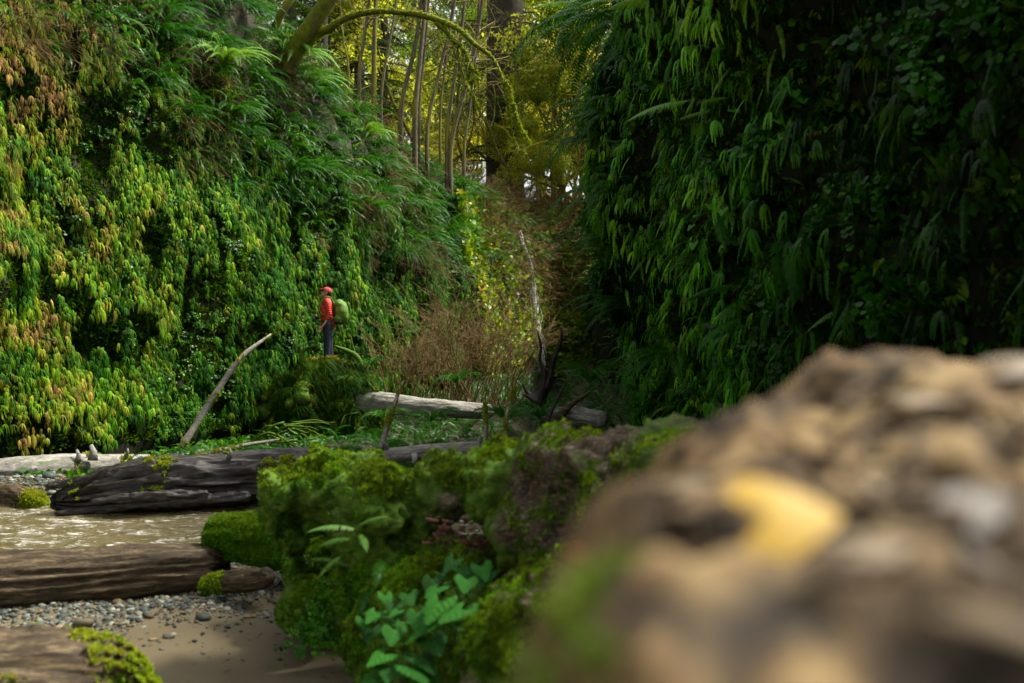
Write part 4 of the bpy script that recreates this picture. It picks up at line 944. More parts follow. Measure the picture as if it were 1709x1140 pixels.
# litter: chips on near log (real chips)
def chipmb(seed):
    r = random.Random(seed); mb = MB(); s = .012
    V, Fc = tube([(0, 0, 0), (s*r.uniform(1.5, 4), 0, s*.2), (s*r.uniform(4.2, 5.5), s*r.uniform(-.5, .5), 0)], [s*.4, s*.6, s*.2], 5); V[:, 2] *= .5; mb.add(V, Fc); return mb
M_chip = bark_mat('chip_tinted', (.03, .02, .012), (.10, .07, .04), (.2, .15, .09))
C_set_chip = protoset('wood_litter', [chipmb(s) for s in range(5)], M_chip)
near_scatter('wood_litter', C_set_chip, 700, lambda x, y: (fbm(np.stack([x, y, x*0], 1)*6, 2, 3) > -.1) & (x > .1) & (y < .95), .25, .8, np.array([.3, .2, .1]), '')

# ------------------------------------------------------------------ plants on the stump
def leafplant(name, label, stems, seed, m=M_big, lw=.115, ll=.12):
    r = random.Random(seed); base = np.mean([np.array(s_[0]) for s_ in stems], 0); e = empty(name, base); props(e, label, 'plant')
    me_ = [leafmesh('leaf', seed+i, lw, ll, m, tooth=.07, n=34) for i in range(3)]
    for a_, b_, sc, rz_, tilt in stems:
        a_ = np.array(a_)-base; b_ = np.array(b_)-base; mid = (a_+b_)/2+np.array([0, 0, .04])
        V, Fc = tube(catmull([a_, mid, b_], 8), .003, 5); link('stem', newmesh('stem', V, Fc, M_grass), e)
        link('leaf', me_[r.randrange(3)], e, loc=b_, rot=(r.uniform(-.3, .3), tilt, rz_), scl=sc)
    return e
def stemset(pts, root, seed, s0=.8, s1=1.2):
    r = random.Random(seed); out_ = []
    for (x_, y_, Y_) in pts: out_.append((root+np.array([r.uniform(-.04, .04), 0, r.uniform(-.03, .03)]), P(x_, y_, Y_), r.uniform(s0, s1), r.uniform(-2.6, -.4), r.uniform(.1, .75)))
    return out_
leafplant('broad_leaf_plant', 'plant with large veined green leaves at the front foot of the mossy log', stemset([(745, 990, 3.95), (790, 1010, 3.9), (735, 1030, 3.9), (770, 1035, 3.85), (815, 1010, 3.95), (700, 1010, 4.0), (660, 1040, 4.0), (715, 1055, 3.9)], P(750, 1070, 4.2), 1, .85, 1.3), 1)
leafplant('broad_leaf_plant', 'upper plant of large pale green leaves below the red rotten wood', stemset([(765, 925, 4.3), (800, 935, 4.3), (725, 955, 4.3), (780, 958, 4.2), (815, 950, 4.3), (740, 975, 4.2), (760, 940, 4.35)], P(770, 1000, 4.5), 2, .75, 1.1), 2)
leafplant('broad_leaf_plant', 'small-leaved green plant at the left of the broad-leaved plants', stemset([(605, 1025, 4.3), (635, 1015, 4.3), (620, 1040, 4.3), (660, 1000, 4.3), (680, 985, 4.3), (640, 985, 4.4), (655, 1030, 4.2), (670, 1015, 4.2)], P(660, 1050, 4.5), 3, .5, .85), 3)
leafplant('broad_leaf_plant', 'low green plant at the bottom edge beneath the broad-leaved plants', stemset([(655, 1085, 3.9), (690, 1085, 3.85), (640, 1125, 3.85), (675, 1105, 3.8), (700, 1110, 3.8), (650, 1100, 3.9)], P(690, 1120, 4.1), 4, .8, 1.15), 4)
leafplant('broad_leaf_plant', 'tiny green plant between the mossy log and the near log', stemset([(850, 1000, 4.0), (865, 1015, 4.0), (840, 1010, 4.0)], P(855, 1040, 4.1), 5, .3, .45), 5)
# sorrel at the foot of the hollow
p_ = np.array([P(R.gauss(530, 22), R.gauss(1045, 13), 5.5) for k in range(46)]+[P(R.gauss(545, 14), R.gauss(985, 20), 5.5) for k in range(25)]); n_ = len(p_)
props(scatter('clover_patch', C_set_leaf, p_, np.stack([np.zeros(n_), np.zeros(n_), rng.uniform(-2.4, -.7, n_)], 1), rng.uniform(.3, .5, n_), palette(rng.normal(.22, .05, n_), n_, 0)*1.6, kind='stuff'), 'patch of small bright clover leaves at the foot of the mossy log', None)
# ferns on the mossy log
def singlefern(fr, label, seed, sc=1.0, m=M_fernL, name='fern'):
    e = empty(name, fr[0][0]); props(e, label, 'fern')
    for k, (q_, L_, rz_, a0, a1) in enumerate(fr):
        me_ = frond(L_, 26, L_*.17, L_*.036, a0, a1, .05, .2, seed+k, shape='lady').mesh('frond', m, False)
        link('frond', me_, e, loc=np.array(q_)-np.array(fr[0][0]), rot=(R.uniform(-.3, .3), 0, rz_), scl=sc)
singlefern([(P(600, 885, 5.1), .28, PI+.3, 25, -30), (P(600, 890, 5.1), .2, -1.2, 10, -60), (P(590, 900, 5.1), .22, PI-.2, 10, -50), (P(595, 880, 5.1), .2, -.3, 40, -10), (P(575, 925, 5.2), .2, PI+.7, -10, -60), (P(590, 950, 5.2), .26, PI-.2, 30, -20)], 'light green lady fern growing out of the side of the mossy log', 11)
singlefern([(P(640, 940, 5.1), .3, -1.6, 30, -70), (P(640, 970, 5.1), .34, -2.0, 10, -75), (P(630, 1000, 5.1), .28, -1.2, 10, -75)], 'small drooping fern low on the front of the mossy log', 21, m=M_fern)

# hero fronds on the right cliff
singlefern([(P(1160, 168, 8.6), .68, PI+.12, -2, -42), (P(1165, 172, 8.6), .3, .1, 25, -5), (P(1130, 200, 8.6), .3, .1, 25, 10)], 'pale green fern frond reaching out level from the right cliff', 31, m=M_fernL)
singlefern([(P(1415, 60, 7.5), .2, PI, 20, -70), (P(1420, 65, 7.5), .36, PI-.3, -30, -95), (P(1440, 60, 7.5), .34, -1.5, -20, -95), (P(1450, 40, 7.5), .5, -1.2, -40, -95), (P(1470, 30, 7.5), .5, -1.0, -40, -95)], 'hanging green fern at the top of the dark part of the right cliff', 41, m=M_fern)
singlefern([(P(1245, 478, 9.6), .72, PI-.1, 8, -55), (P(1250, 500, 9.6), .5, PI+.5, 0, -85), (P(1240, 530, 9.5), .6, PI+.3, -10, -70)], 'arching fern with long hanging leaflets low on the right cliff', 51, m=M_fern)
singlefern([(P(1450, 500, 7.6), .62, PI+.1, -10, -50), (P(1440, 510, 7.6), .5, -2.2, -5, -70), (P(1430, 530, 7.5), .4, -1.8, -20, -85)], 'bright fern frond just above the near log on the right cliff', 61, m=M_fernL)
singlefern([(P(1080, 5, 12.2), .9, PI+.2, 15, -35), (P(1110, 10, 12), .9, PI+.4, 10, -45), (P(1000, 12, 14), .9, PI, 18, -25)], 'grey-green fern fronds reaching into the bright gap from the top of the right cliff', 71, m=M_fernL)
singlefern([(P(1590, 290, 6.4), .3, -1.4, -20, -90), (P(1600, 300, 6.4), .26, -1.0, -10, -80), (P(1570, 310, 6.4), .3, -2.2, -10, -80)], 'drooping fern catching light in the dark of the right cliff', 81, m=M_fernL)
singlefern([(P(1085, 370, 11.0), .3, -1.5, -40, -95), (P(1195, 350, 9.9), .5, -1.8, -40, -95), (P(1330, 400, 8.3), .6, -1.6, -60, -97), (P(1290, 390, 8.5), .6, -1.3, -60, -97), (P(1310, 395, 8.4), .62, -1.9, -60, -97)], 'mass of long pendulous green fern fronds in the middle of the right cliff', 91, m=M_fern)

# leafy shoots upper right
sh = []
r_ = random.Random(12)
for (x0, y0, x1, y1, n, Yd) in ((1330, -20, 1240, 60, 8, 8.6), (1300, -10, 1340, 110, 9, 8.2), (1200, -10, 1235, 120, 9, 8.8), (1330, 130, 1310, 260, 9, 8.0), (1220, 100, 1240, 200, 6, 8.9), (1180, 330, 1170, 400, 5, 9.2)):
    sts = []
    for k in range(n):
        u = k/n; x_ = x0+(x1-x0)*u+r_.uniform(-32, 32); y_ = y0+(y1-y0)*u+r_.uniform(-18, 18)
        sts.append((P(x0+(x1-x0)*u*.8+15, y0+(y1-y0)*u*.8-10, Yd+.15), P(x_, y_, Yd), r_.uniform(.7, 1.5), r_.uniform(-2.7, -1.0), r_.uniform(.2, .9)))
    sh.append(sts)
for k, sts in enumerate(sh):
    leafplant('leafy_shoot', ['shoot of rounded bright leaves at the top of the right cliff nearest the gap', 'leafy shoot hanging at the top centre of the right cliff', 'leafy shoot of bright leaves left of the thick hanging one', 'dangling leafy shoot below the top leaves on the right cliff', 'lower small leafy shoot beside the pale frond', 'single crinkled green leaf cluster midway up the right cliff'][k], sts, 100+k, M_ivy, .085, .085)

# ------------------------------------------------------------------ waterfall
m, nt, out = mat('falling_water')
mp = mapping(nt, (9, 9, 1.2)); n1 = noise(nt, 3.5, 6, .7, mp)
p_ = nt.nodes.new('ShaderNodeBsdfPrincipled'); p_.inputs['Base Color'].default_value = (.97, .98, .98, 1); p_.inputs['Roughness'].default_value = .25
tr = nt.nodes.new('ShaderNodeBsdfTransparent'); mx = nt.nodes.new('ShaderNodeMixShader')
nt.links.new(ramp(nt, n1, [(.30, (0, 0, 0)), (.40, (1, 1, 1))]), mx.inputs[0]); nt.links.new(tr.outputs[0], mx.inputs[1]); nt.links.new(p_.outputs[0], mx.inputs[2]); nt.links.new(mx.outputs[0], out.inputs[0])
M_fall = m
mbf = MB(); r_ = random.Random(5)
GG = WL.G.reshape(-1, 3); gx_, gy_ = pxof(GG); okk = (GG[:, 1] > 34) & (GG[:, 1] < 44) & (GG[:, 0] > -2); GG, gx_, gy_ = GG[okk], gx_[okk], gy_[okk]
def on_wall(px_, py_):
    k = np.argsort((gx_-px_)**2+(gy_-py_)**2)[:4]; return P(px_, py_, GG[k, 1].min()-.8)
path0 = catmull([on_wall(*q) for q in ((868, 385), (874, 410), (884, 440), (890, 490), (893, 540), (899, 590), (903, 625))], 40)
for k in range(9):
    pth = path0+np.array([1, 0, 0])*(r_.gauss(0, .08)*np.linspace(.45, 2.0, 40))[:, None]+np.array([0, r_.gauss(0, .05), 0])+.07*np.linspace(.3, 1, 40)[:, None]*np.stack([fbm(path0*2.2+k*3, 3, k+80), fbm(path0*3+k, 2, k+50), np.zeros(40)], 1); V, Fc = tube(pth, .013*np.linspace(.7, 1.5, 40)*np.clip(.45+1.7*vnoise(path0*3.5+k, k), .0, 1.7), 5); mbf.add(V, Fc)
for k in range(36):
    i0 = r_.randrange(0, 30); i1 = min(40, i0+r_.randrange(5, 16)); off = r_.gauss(0, .03)*(1+.12*i0); pp = path0[i0:i1]
    if len(pp) < 4: continue
    pth = pp+np.array([off, r_.gauss(0, .06), 0])+.07*np.stack([fbm(pp*2.5+k, 2, k), fbm(pp*3+k, 2, k+50), np.zeros(len(pp))], 1); nn_ = len(pth)
    V, Fc = tube(pth, .02*r_.uniform(.4, 1.2)*np.sin(np.linspace(.25, PI-.2, nn_)), 5); mbf.add(V, Fc)
o = link('waterfall', mbf.mesh('waterfall', M_fall)); props(o, 'thin white waterfall running down the far end of the canyon', 'waterfall')

# ------------------------------------------------------------------ forest
def grow(r, p, d, L, rad, depth, out_, nseg=6, droop=0., wob=.22, kids=4, spread=.9, shrink=.62, up=0.):
    pts = [np.array(p)]; d = np.array(d, float); d /= np.linalg.norm(d); ch = []
    for k in range(nseg):
        d = d+np.array([r.gauss(0, wob), r.gauss(0, wob), r.gauss(0, wob)-droop+up]); d /= np.linalg.norm(d); pts.append(pts[-1]+d*L/nseg); ch.append((pts[-1].copy(), d.copy(), (k+1)/nseg))
    out_.append((np.array(pts), np.linspace(rad, rad*.45, nseg+1), depth))
    if depth > 0:
        for k in range(kids):
            b, dd, u = ch[r.randrange(max(1, nseg//3), nseg)]; e = dd+np.array([r.gauss(0, spread), r.gauss(0, spread), r.gauss(0, spread*.7)]); 
            grow(r, b, e, L*shrink*r.uniform(.6, 1.1), rad*.5*(1-.3*u), depth-1, out_, max(4, nseg-1), droop, wob, kids, spread, shrink, up)
def tubes_mesh(name, segs, m, sides=(4, 4, 5, 6, 8)):
    mb = MB()
    for pts, rad, dep in segs: V, Fc = tube(pts, np.maximum(rad, .004), 3 if dep == 0 else 4 if dep == 1 else 6, False); mb.add(V, Fc)
    return mb.mesh(name, m)
def leafcloud(segs, n, size, r, lift=0., tips=1):
    """small leaf faces around the finest twigs"""
    mb = MB(); fin = [s_ for s_ in segs if s_[2] <= tips]
    for k in range(n):
        pts = fin[r.randrange(len(fin))][0]; b = pts[r.randrange(1, len(pts))]+np.array([r.gauss(0, size*2.2), r.gauss(0, size*2.2), r.gauss(0, size*1.8)+lift])
        a = Vector((r.gauss(0, 1), r.gauss(0, 1), r.gauss(0, 1))).normalized(); c_ = a.orthogonal().normalized(); s = size*r.uniform(.5, 1.2)
        a = np.array(a)*s; c_ = np.array(c_)*s*.55; mb.add([b-a, b+c_, b+a, b-c_], [(0, 1, 2, 3)])
    return mb
def leaftree_meshes(seed, H, n, size, m, bm, up=.03):
    r = random.Random(seed); segs = []; grow(r, (0, 0, 0), (r.uniform(-.1, .1), r.uniform(-.1, .1), 1), H, H*.014, 3, segs, 8, 0, .12, 6, .8, .5, up)
    return tubes_mesh('trunk', segs, bm), leafcloud(segs, n, size, r).mesh('crown', m, False)
def conifer_meshes(seed, H, r0, nb, z0, Lb, drop=.35, size=1.0):
    r = random.Random(seed); V, Fc = tube([(0, 0, -1), (0, 0, H*.3), (0.1, 0, H*.7), (0, 0, H)], [r0*1.1, r0, r0*.6, .03], 18); tr_ = MB(); tr_.add(V, Fc); mb = MB()
    for k in range(nb):
        z = z0+(H-z0)*(k/nb)**1.0; L_ = Lb*(1-.75*(z-z0)/(H-z0))*r.uniform(.6, 1.15); a_ = r.uniform(0, 2*PI); d = np.array([math.cos(a_), math.sin(a_), .18]); p = np.array([0, 0, z])+d*r0*.6; pts = [p]
        for j_ in range(7): d = d+np.array([0, 0, -.06*drop*4+ (.05 if j_ > 4 else 0)]); d /= np.linalg.norm(d); pts.append(pts[-1]+d*L_/7)
        pts = np.array(pts); V, Fc = tube(pts, np.linspace(.05, .01, 8), 4, False); tr_.add(V, Fc); T, Nn, B = frames(pts)
        for i_ in range(13):
            u = .12+.88*i_/13; kk = u*7; j_ = min(int(kk), 6); q = pts[j_]+(pts[j_+1]-pts[j_])*(kk-j_)
            for s_ in (-1, 1):
                l2 = L_*.30*(1-.55*u)*r.uniform(.6, 1.2); dd = B[j_]*s_+T[j_]*.6+np.array([0, 0, -.35-.3*r.random()]); dd /= np.linalg.norm(dd)
                sdv = np.cross(dd, [0, 0, 1.]); sdv /= np.linalg.norm(sdv)+1e-6
                for h_ in range(4):
                    b = q+dd*l2*(h_+.2)/4
                    for s2 in (-1, 1):
                        e = dd*.6+sdv*s2*.8+np.array([0, 0, -.25]); e = e/np.linalg.norm(e)*l2*.34; wv = np.cross(e, [0, 0, 1.]); wv = wv/(np.linalg.norm(wv)+1e-6)*.035*size
                        mb.add([b, b+e*.5-wv, b+e, b+e*.5+wv], [(0, 1, 2, 3)])
    return tr_.mesh('trunk', M_red), mb.mesh('crown', M_conif, False)
def tree(name, meshes, loc, label, cat='tree', group=None, rz=0, scl=1, extra=()):
    e = empty(name, loc, rz); e.scale = (scl,)*3; props(e, label, cat, group)
    link('trunk', meshes[0], e)
    if len(meshes) > 1 and meshes[1]: link('crown', meshes[1], e)
    return e
bigc = conifer_meshes(1, 38, .85, 110, 3.0, 4.2, .5)
midc = conifer_meshes(2, 26, .32, 110, 1.0, 3.6, .5)
midc2 = conifer_meshes(3, 22, .28, 90, 1.0, 4.2, .7)
tree('giant_conifer', bigc, on_hill(P(843, 265, 46.5), 1), 'massive old conifer trunk with drooping boughs in the gap at the canyon end')
for i_, (x_, y_, Y_, sc, lb) in enumerate([(640, 160, 44, .62, 'dark conifer behind the thin alders on the left rim'), (600, 130, 42, .8, 'dark conifer at the left rim behind the mossy arching limb'), (1030, 350, 44, .8, 'dark conifer mostly hidden behind the right cliff'), (905, 330, 75, .8, 'distant conifer right of the massive trunk'), (485, 60, 40, .8, 'conifer above the mossy leaning trunk'), (540, 90, 38, .6, 'dark conifer close behind the mossy leaning trunk'), (430, 20, 36, .8, 'conifer at the very top of the left slope'), (690, 230, 66, .8, 'far conifer filling the sky gap between the alders'), (930, 380, 58, .8, 'conifer behind the yellow trees in the gap')]):
    tree('conifer', (midc, midc2)[i_ % 2], on_hill(P(x_, y_, Y_), .5), lb, rz=i_*1.3, scl=sc)
yt = [leaftree_meshes(11, 10, 8000, .115, M_yel, M_thin_y), leaftree_meshes(12, 8, 7500, .115, M_yel, M_thin_y), leaftree_meshes(13, 11, 8000, .11, M_mid, M_thin_y)]
YT = [(735, 250, 58, .6, 2), (795, 290, 60, .8, 0), (905, 330, 50, .8, 1), (945, 350, 52, .7, 1), (985, 360, 47, 1.1, 0), (870, 320, 66, 1.1, 2), (960, 330, 64, 1.4, 0), (1010, 300, 58, 1.5, 1), (770, 300, 66, 1.0, 2), (925, 350, 44, .5, 2), (575, 110, 60, 1.1, 2), (690, 210, 62, .7, 2), (820, 330, 72, 1.3, 0), (955, 380, 43.5, .6, 1), (990, 400, 43, .7, 2), (765, 260, 75, 1.2, 1), (720, 260, 80, 1.2, 0), (610, 200, 70, 1.1, 2), (900, 330, 80, 1.7, 1), (660, 180, 52, .5, 0), (750, 250, 50, .4, 1), (810, 300, 48.5, .35, 0), (880, 330, 44.5, .4, 1), (900, 380, 43.2, .3, 0), (930, 400, 43.2, .35, 1), (970, 380, 43.6, .4, 0), (860, 340, 43.6, .3, 1), (560, 100, 44, .8, 2), (590, 120, 50, 1.0, 0), (520, 60, 42, .8, 1), (740, 280, 95, 2.0, 2), (960, 340, 110, 2.0, 0), (680, 240, 90, 1.7, 0)]
yi, gi_ = [], []
for i_, (x_, y_, Y_, sc, v) in enumerate(YT):
    o = tree('broadleaf_tree', yt[v], on_hill(P(x_, y_, Y_), .4), ('yellow-green backlit tree in the bright gap at the canyon end', 'green broadleaf tree in the forest beyond the canyon rim')[v == 2], group=('backlit yellow trees in the gap', 'green broadleaf trees beyond the rim')[v == 2], rz=i_*2.1, scl=sc); (gi_ if v == 2 else yi).append((o, x_, y_))
label_by_place(yi, 'yellow-green backlit tree'); label_by_place(gi_, 'green broadleaf tree beyond the rim')

# thin alders
def alder(pts, r0, seed, label):
    r = random.Random(seed); pts = [np.array(q) for q in pts]; d = pts[-1]-pts[-2]; d /= np.linalg.norm(d)
    top = pts[-1]+d*5+np.array([0, 0, 2.]); hb_ = on_hill(pts[0]); b = hb_ if hb_[2] < pts[0][2]-.1 else pts[0]-d*.4; e = empty('alder_tree', b); props(e, label, 'tree')
    path = catmull([b]+pts+[top], 26); V, Fc = tube(path-b, np.linspace(r0*.7, r0*.25, 26), 8); link('trunk', newmesh('trunk', V, Fc, M_alder), e)
    segs = []
    for k in range(13):
        i_ = r.randrange(8, 26); a_ = r.uniform(0, 6.28); grow(r, path[i_]-b, (math.cos(a_), math.sin(a_)*.7, r.uniform(.1, 1.0)), r.uniform(1.0, 2.6), .022, 2, segs, 5, -.02, .2, 3, .6, .55)
    link('branches', tubes_mesh('branches', segs, M_thin), e)
AL = [((582, 116), (576, 80), (570, 30), 31, .05, 'slender pale alder stem left-most on the rim'), ((600, 121), (608, 60), (617, -10), 31, .09, 'thin alder rising left of the straight mossy alder'), ((624, 133), (625, 60), (628, -10), 31, .13, 'straight alder with mossy yellow edges crossing the arching limb'),
      ((637, 151), (650, 70), (662, -5), 31, .07, 'thin alder leaning right just past the straight mossy alder'), ((670, 175), (690, 90), (704, -5), 32, .12, 'dark alder leaning right at the start of the white sky gap'), ((693, 184), (702, 90), (710, -5), 32, .13, 'thick dark alder in front of the white sky'),
      ((700, 184), (706, 110), (716, -5), 33, .07, 'thin alder hugging the thick dark alder'), ((714, 207), (738, 100), (760, -5), 33, .1, 'leaning alder whose base meets the fern rim below the sky gap'), ((747, 214), (764, 95), (776, -5), 34, .12, 'alder leaning right under the crown of the arching limb'),
      ((753, 238), (784, 118), (806, -5), 34, .13, 'strongly leaning alder rising toward the massive conifer'), ((775, 246), (785, 170), (797, 40), 35, .09, 'right-most alder beside the massive conifer'), ((735, 190), (742, 120), (752, 40), 40, .08, 'distant mossy alder between the leaning ones')]
for k, (a_, b_, c_, Yd, r0, lb) in enumerate(AL): alder([P(*a_, Yd), P(*b_, Yd+.1), P(*c_, Yd+.3)], r0, 300+k, lb)

# crooked bare mossy trees of the gap
def baretree(seed, base, d, L, rad, label, m=M_thin_y, depth=3, kids=6):
    r = random.Random(seed); segs = []; grow(r, (0, 0, 0), d, L, rad, depth, segs, 8, 0, .2, kids, .8, .62, .02); e = empty('bare_tree', base); props(e, label, 'tree', 'bare mossy trees in the bright gap')
    link('trunk', tubes_mesh('trunk', [s_ for s_ in segs if s_[2] >= depth], m), e); link('branches', tubes_mesh('branches', [s_ for s_ in segs if s_[2] < depth], m), e); return e
bt_ = []
for k, (x_, y_, Yd, dx, L_) in enumerate([(720, 215, 46, -.2, 8), (930, 330, 45, .3, 7), (965, 350, 45, -.4, 7), (900, 330, 45, .6, 7), (990, 340, 48, -.6, 8), (868, 330, 50, .4, 8), (765, 260, 48, .1, 8), (1005, 380, 45.5, -.5, 6), (945, 300, 52, -.3, 8), (890, 340, 44.5, -.5, 5)]):
    bt_.append((baretree(500+k, on_hill(P(x_, y_, Yd)), (dx, 0, 1), L_, .11, 'crooked bare tree with yellow mossy twigs in the bright gap'), x_, y_))
label_by_place(bt_, 'crooked bare mossy tree')

# leaning mossy trunk with its long arching limb
arch = empty('mossy_leaning_tree', P(498, 75, 24)); props(arch, 'thick mossy leaning tree whose long mossy limb arches over the canyon', 'tree')
o0 = P(498, 75, 24)
def limb(nm, pts, rads, par, seed, sides=10, m=M_mossy, lump=.25):
    path = catmull(pts, 60); path += .03*np.stack([fbm(path*1.5, 2, seed), 0*path[:, 0], fbm(path*1.5, 2, seed+1)], 1)
    rr = np.interp(np.linspace(0, 1, 60), np.linspace(0, 1, len(rads)), rads)*(1+lump*fbm(path*4, 3, seed+2)); V, Fc = tube(path-o0, rr, sides); V = V+.05*fbm((V+o0)*3, 3, seed)[:, None]*min(1, rads[0]*4)*np.sign(V-V.mean(0))*.4
    o = link(nm, newmesh(nm, V, Fc, m), par); return o, path, rr
limb('trunk', [P(478, 120, 24.3), P(502, 70, 24), P(528, 32, 23.8), P(556, -15, 23.6), P(600, -120, 23.4)], [.24, .22, .20, .19, .17], arch, 1, 18, lump=.05)
limb('trunk', [P(455, 60, 24.6), P(472, 20, 24.4), P(490, -10, 24.4), P(520, -80, 24.4)], [.10, .09, .08, .07], arch, 4, 12, lump=.08)
mossy_paths = []
LB = [([P(466, 62, 24.2), P(505, 58, 24), P(545, 50, 23.8), P(578, 30, 23.6), P(630, 20, 23.4), P(690, 23, 23.2), P(722, 32, 23), P(762, 48, 22.9), P(795, 74, 22.8), P(822, 97, 22.8), P(836, 128, 22.7), P(843, 158, 22.7), P(850, 190, 22.7), P(857, 222, 22.7), P(862, 248, 22.7), P(874, 253, 22.7)], [.035, .055, .075, .08, .075, .07, .07, .07, .065, .06, .05, .035, .03, .025, .018, .01]),
      ([P(728, 36, 23), P(750, 60, 23), P(762, 80, 23.1), P(768, 110, 23.1), P(780, 145, 23.1), P(792, 165, 23.1), P(798, 176, 23.1)], [.08, .06, .05, .04, .03, .02, .01]),
      ([P(752, 62, 23), P(775, 85, 22.9), P(786, 108, 22.9), P(792, 118, 22.9), P(800, 127, 22.9)], [.06, .045, .035, .03, .015]),
      ([P(846, 165, 22.7), P(858, 180, 22.7), P(862, 200, 22.7), P(866, 215, 22.7)], [.03, .02, .015, .008]),
      ([P(788, 112, 22.9), P(784, 128, 22.9), P(787, 140, 22.8), P(795, 128, 22.8)], [.04, .03, .02, .01]),
      ([P(838, 130, 22.7), P(852, 150, 22.7), P(856, 185, 22.7), P(868, 215, 22.7), P(885, 240, 22.7)], [.03, .02, .016, .012, .006]),
      ([P(560, 48, 23.8), P(530, 62, 23.9), P(512, 88, 24)], [.06, .04, .02])]
for k, (pts, rd) in enumerate(LB):
    o, path, rr = limb('limb' if k == 0 else 'branch', pts, rd, arch, 20+k); mossy_paths.append((path, rr))
segs = []; r_ = random.Random(8)
for path, rr in mossy_paths[:3]:
    for k in range(12):
        i_ = r_.randrange(12, 58); grow(r_, path[i_]-o0, (r_.uniform(-.5, .7), r_.uniform(-.4, .4), r_.uniform(-.9, .6)), r_.uniform(.35, 1.0), .014, 1, segs, 5, .04, .3, 3, .7, .6)
link('twigs', tubes_mesh('twigs', segs, M_mossy), arch)
pts_ = []; 
for path, rr in mossy_paths:
    n = 900 if len(pts_) == 0 else 260; i_ = rng.integers(0, 60, n); th = rng.normal(PI*.0, 1.6, n)
    dv = np.stack([np.zeros(n), np.sin(th), np.cos(th)], 1); pts_.append(np.c_[path[i_]+dv*rr[i_][:, None]*.9+rng.normal(0, .02, (n, 3)), dv])
pts_ = np.concatenate(pts_); child(scatter('moss', C_set_moss, pts_[:, :3], rots_from_normals(pts_[:, 3:], .5), rng.uniform(.8, 2.1, len(pts_)), palette(rng.normal(.58, .04, len(pts_)), len(pts_), 0), kind='stuff'), arch)

# forked dead stump in the far canyon
fk = empty('dead_forked_trunk', P(910, 665, 22)); props(fk, 'black dead forked trunk standing in front of the waterfall', 'dead tree')
o1 = P(910, 665, 22)
for nm, pts, rd in (('trunk', [P(893, 672, 22), P(905, 650, 22), P(908, 622, 22), P(901, 600, 22), P(903, 578, 22), P(899, 560, 22), P(895, 548, 22)], [.30, .16, .10, .05, .04, .025, .01]),
                    ('branch', [P(910, 650, 22), P(918, 628, 22), P(922, 605, 22), P(932, 580, 22), P(938, 560, 22), P(935, 545, 22)], [.12, .09, .07, .05, .04, .015]),
                    ('branch', [P(895, 668, 22), P(880, 655, 22), P(872, 640, 22)], [.12, .05, .015])):
    pt = catmull(pts, 24); V, Fc = tube(pt-o1, np.interp(np.linspace(0, 1, 24), np.linspace(0, 1, len(rd)), rd)*(1+.2*fbm(pt*5, 2, 3)), 8); link(nm, newmesh(nm, V, Fc, M_black), fk)
log_thing('fallen_log', [P(900, 693, 17.6), P(960, 694, 17.2), P(1010, 702, 16.6)], [.13, .16, .13], M_barkg, 'pale low log lying at the foot of the right cliff', seed=99, groove=.2)
stick('leaning_slab', [P(922, 712, 17), P(948, 680, 17), P(985, 655, 17.2)], [.12, .10, .04], M_barkt, 'reddish brown broken trunk piece leaning at the foot of the right cliff', 'log', seed=44)

# brown bare shrubs
sh_items = []
for k, (x_, y_, Yd, H) in enumerate([(700, 672, 24.5, 1.9), (735, 672, 25.5, 2.3), (765, 675, 25, 2.4), (795, 678, 24.5, 2.5), (825, 675, 25.5, 2.5), (850, 672, 26, 2.2), (660, 668, 23.5, 1.4), (780, 668, 27, 2.6), (745, 668, 28, 2.4)]):
    r = random.Random(700+k); segs = []
    for q in range(16):
        a_ = r.uniform(0, 6.28); grow(r, (r.gauss(0, .2), r.gauss(0, .2), -.1), (math.cos(a_)*.35, math.sin(a_)*.35, 1), H*r.uniform(.7, 1.05), .013, 2, segs, 7, .01, .12, 4, .5, .5)
    o = link('bare_shrub', tubes_mesh('bare_shrub', segs, M_brown), loc=P(x_, y_, Yd)); props(o, 'leafless brown twiggy shrub in front of the far end of the left cliff', 'shrub', 'bare brown shrubs by the left cliff'); sh_items.append((o, x_))
for k_, (o, x_) in enumerate(sorted(sh_items, key=lambda t: t[1])): o['label'] = 'leafless brown twiggy shrub, ' + ['left-most and lowest of the row', 'second from the left of the row', 'third from the left of the row', 'fourth from the left of the row', 'middle one of the row', 'fourth from the right of the row', 'third from the right of the row', 'second from the right of the row', 'right-most, nearest the waterfall'][k_]

# brush on the far hillside
p, nr = WL.sample(5000, lambda c: (c[:, 1] > 36) & (c[:, 1] < 62) & (c[:, 0] > -3) & (c[:, 0] < 8) & (c[:, 2] > 3))
nn_ = len(p); scatter('hillside_brush', C_set_twig, p, np.stack([rng.normal(0, .4, nn_), rng.normal(-.8, .4, nn_), rng.uniform(0, 6.28, nn_)], 1), rng.uniform(1.5, 3.4, nn_), np.tile([.1, .08, .04], (nn_, 1)), kind='stuff')
p, nr = WL.sample(12000, lambda c: (c[:, 1] > 34) & (c[:, 1] < 62) & (c[:, 0] > -2) & (c[:, 0] < 7) & (c[:, 2] > .5)); nn_ = len(p)
scatter('hillside_leaves', C_set_leaf, p+nr*.12, hangrot(nr, 1, .4), rng.uniform(1.5, 3.2, nn_), palette(rng.normal(.50, .12, nn_), nn_, 0)*1.3, kind='stuff')  # leaf tint raised to make the dim hillside look lit

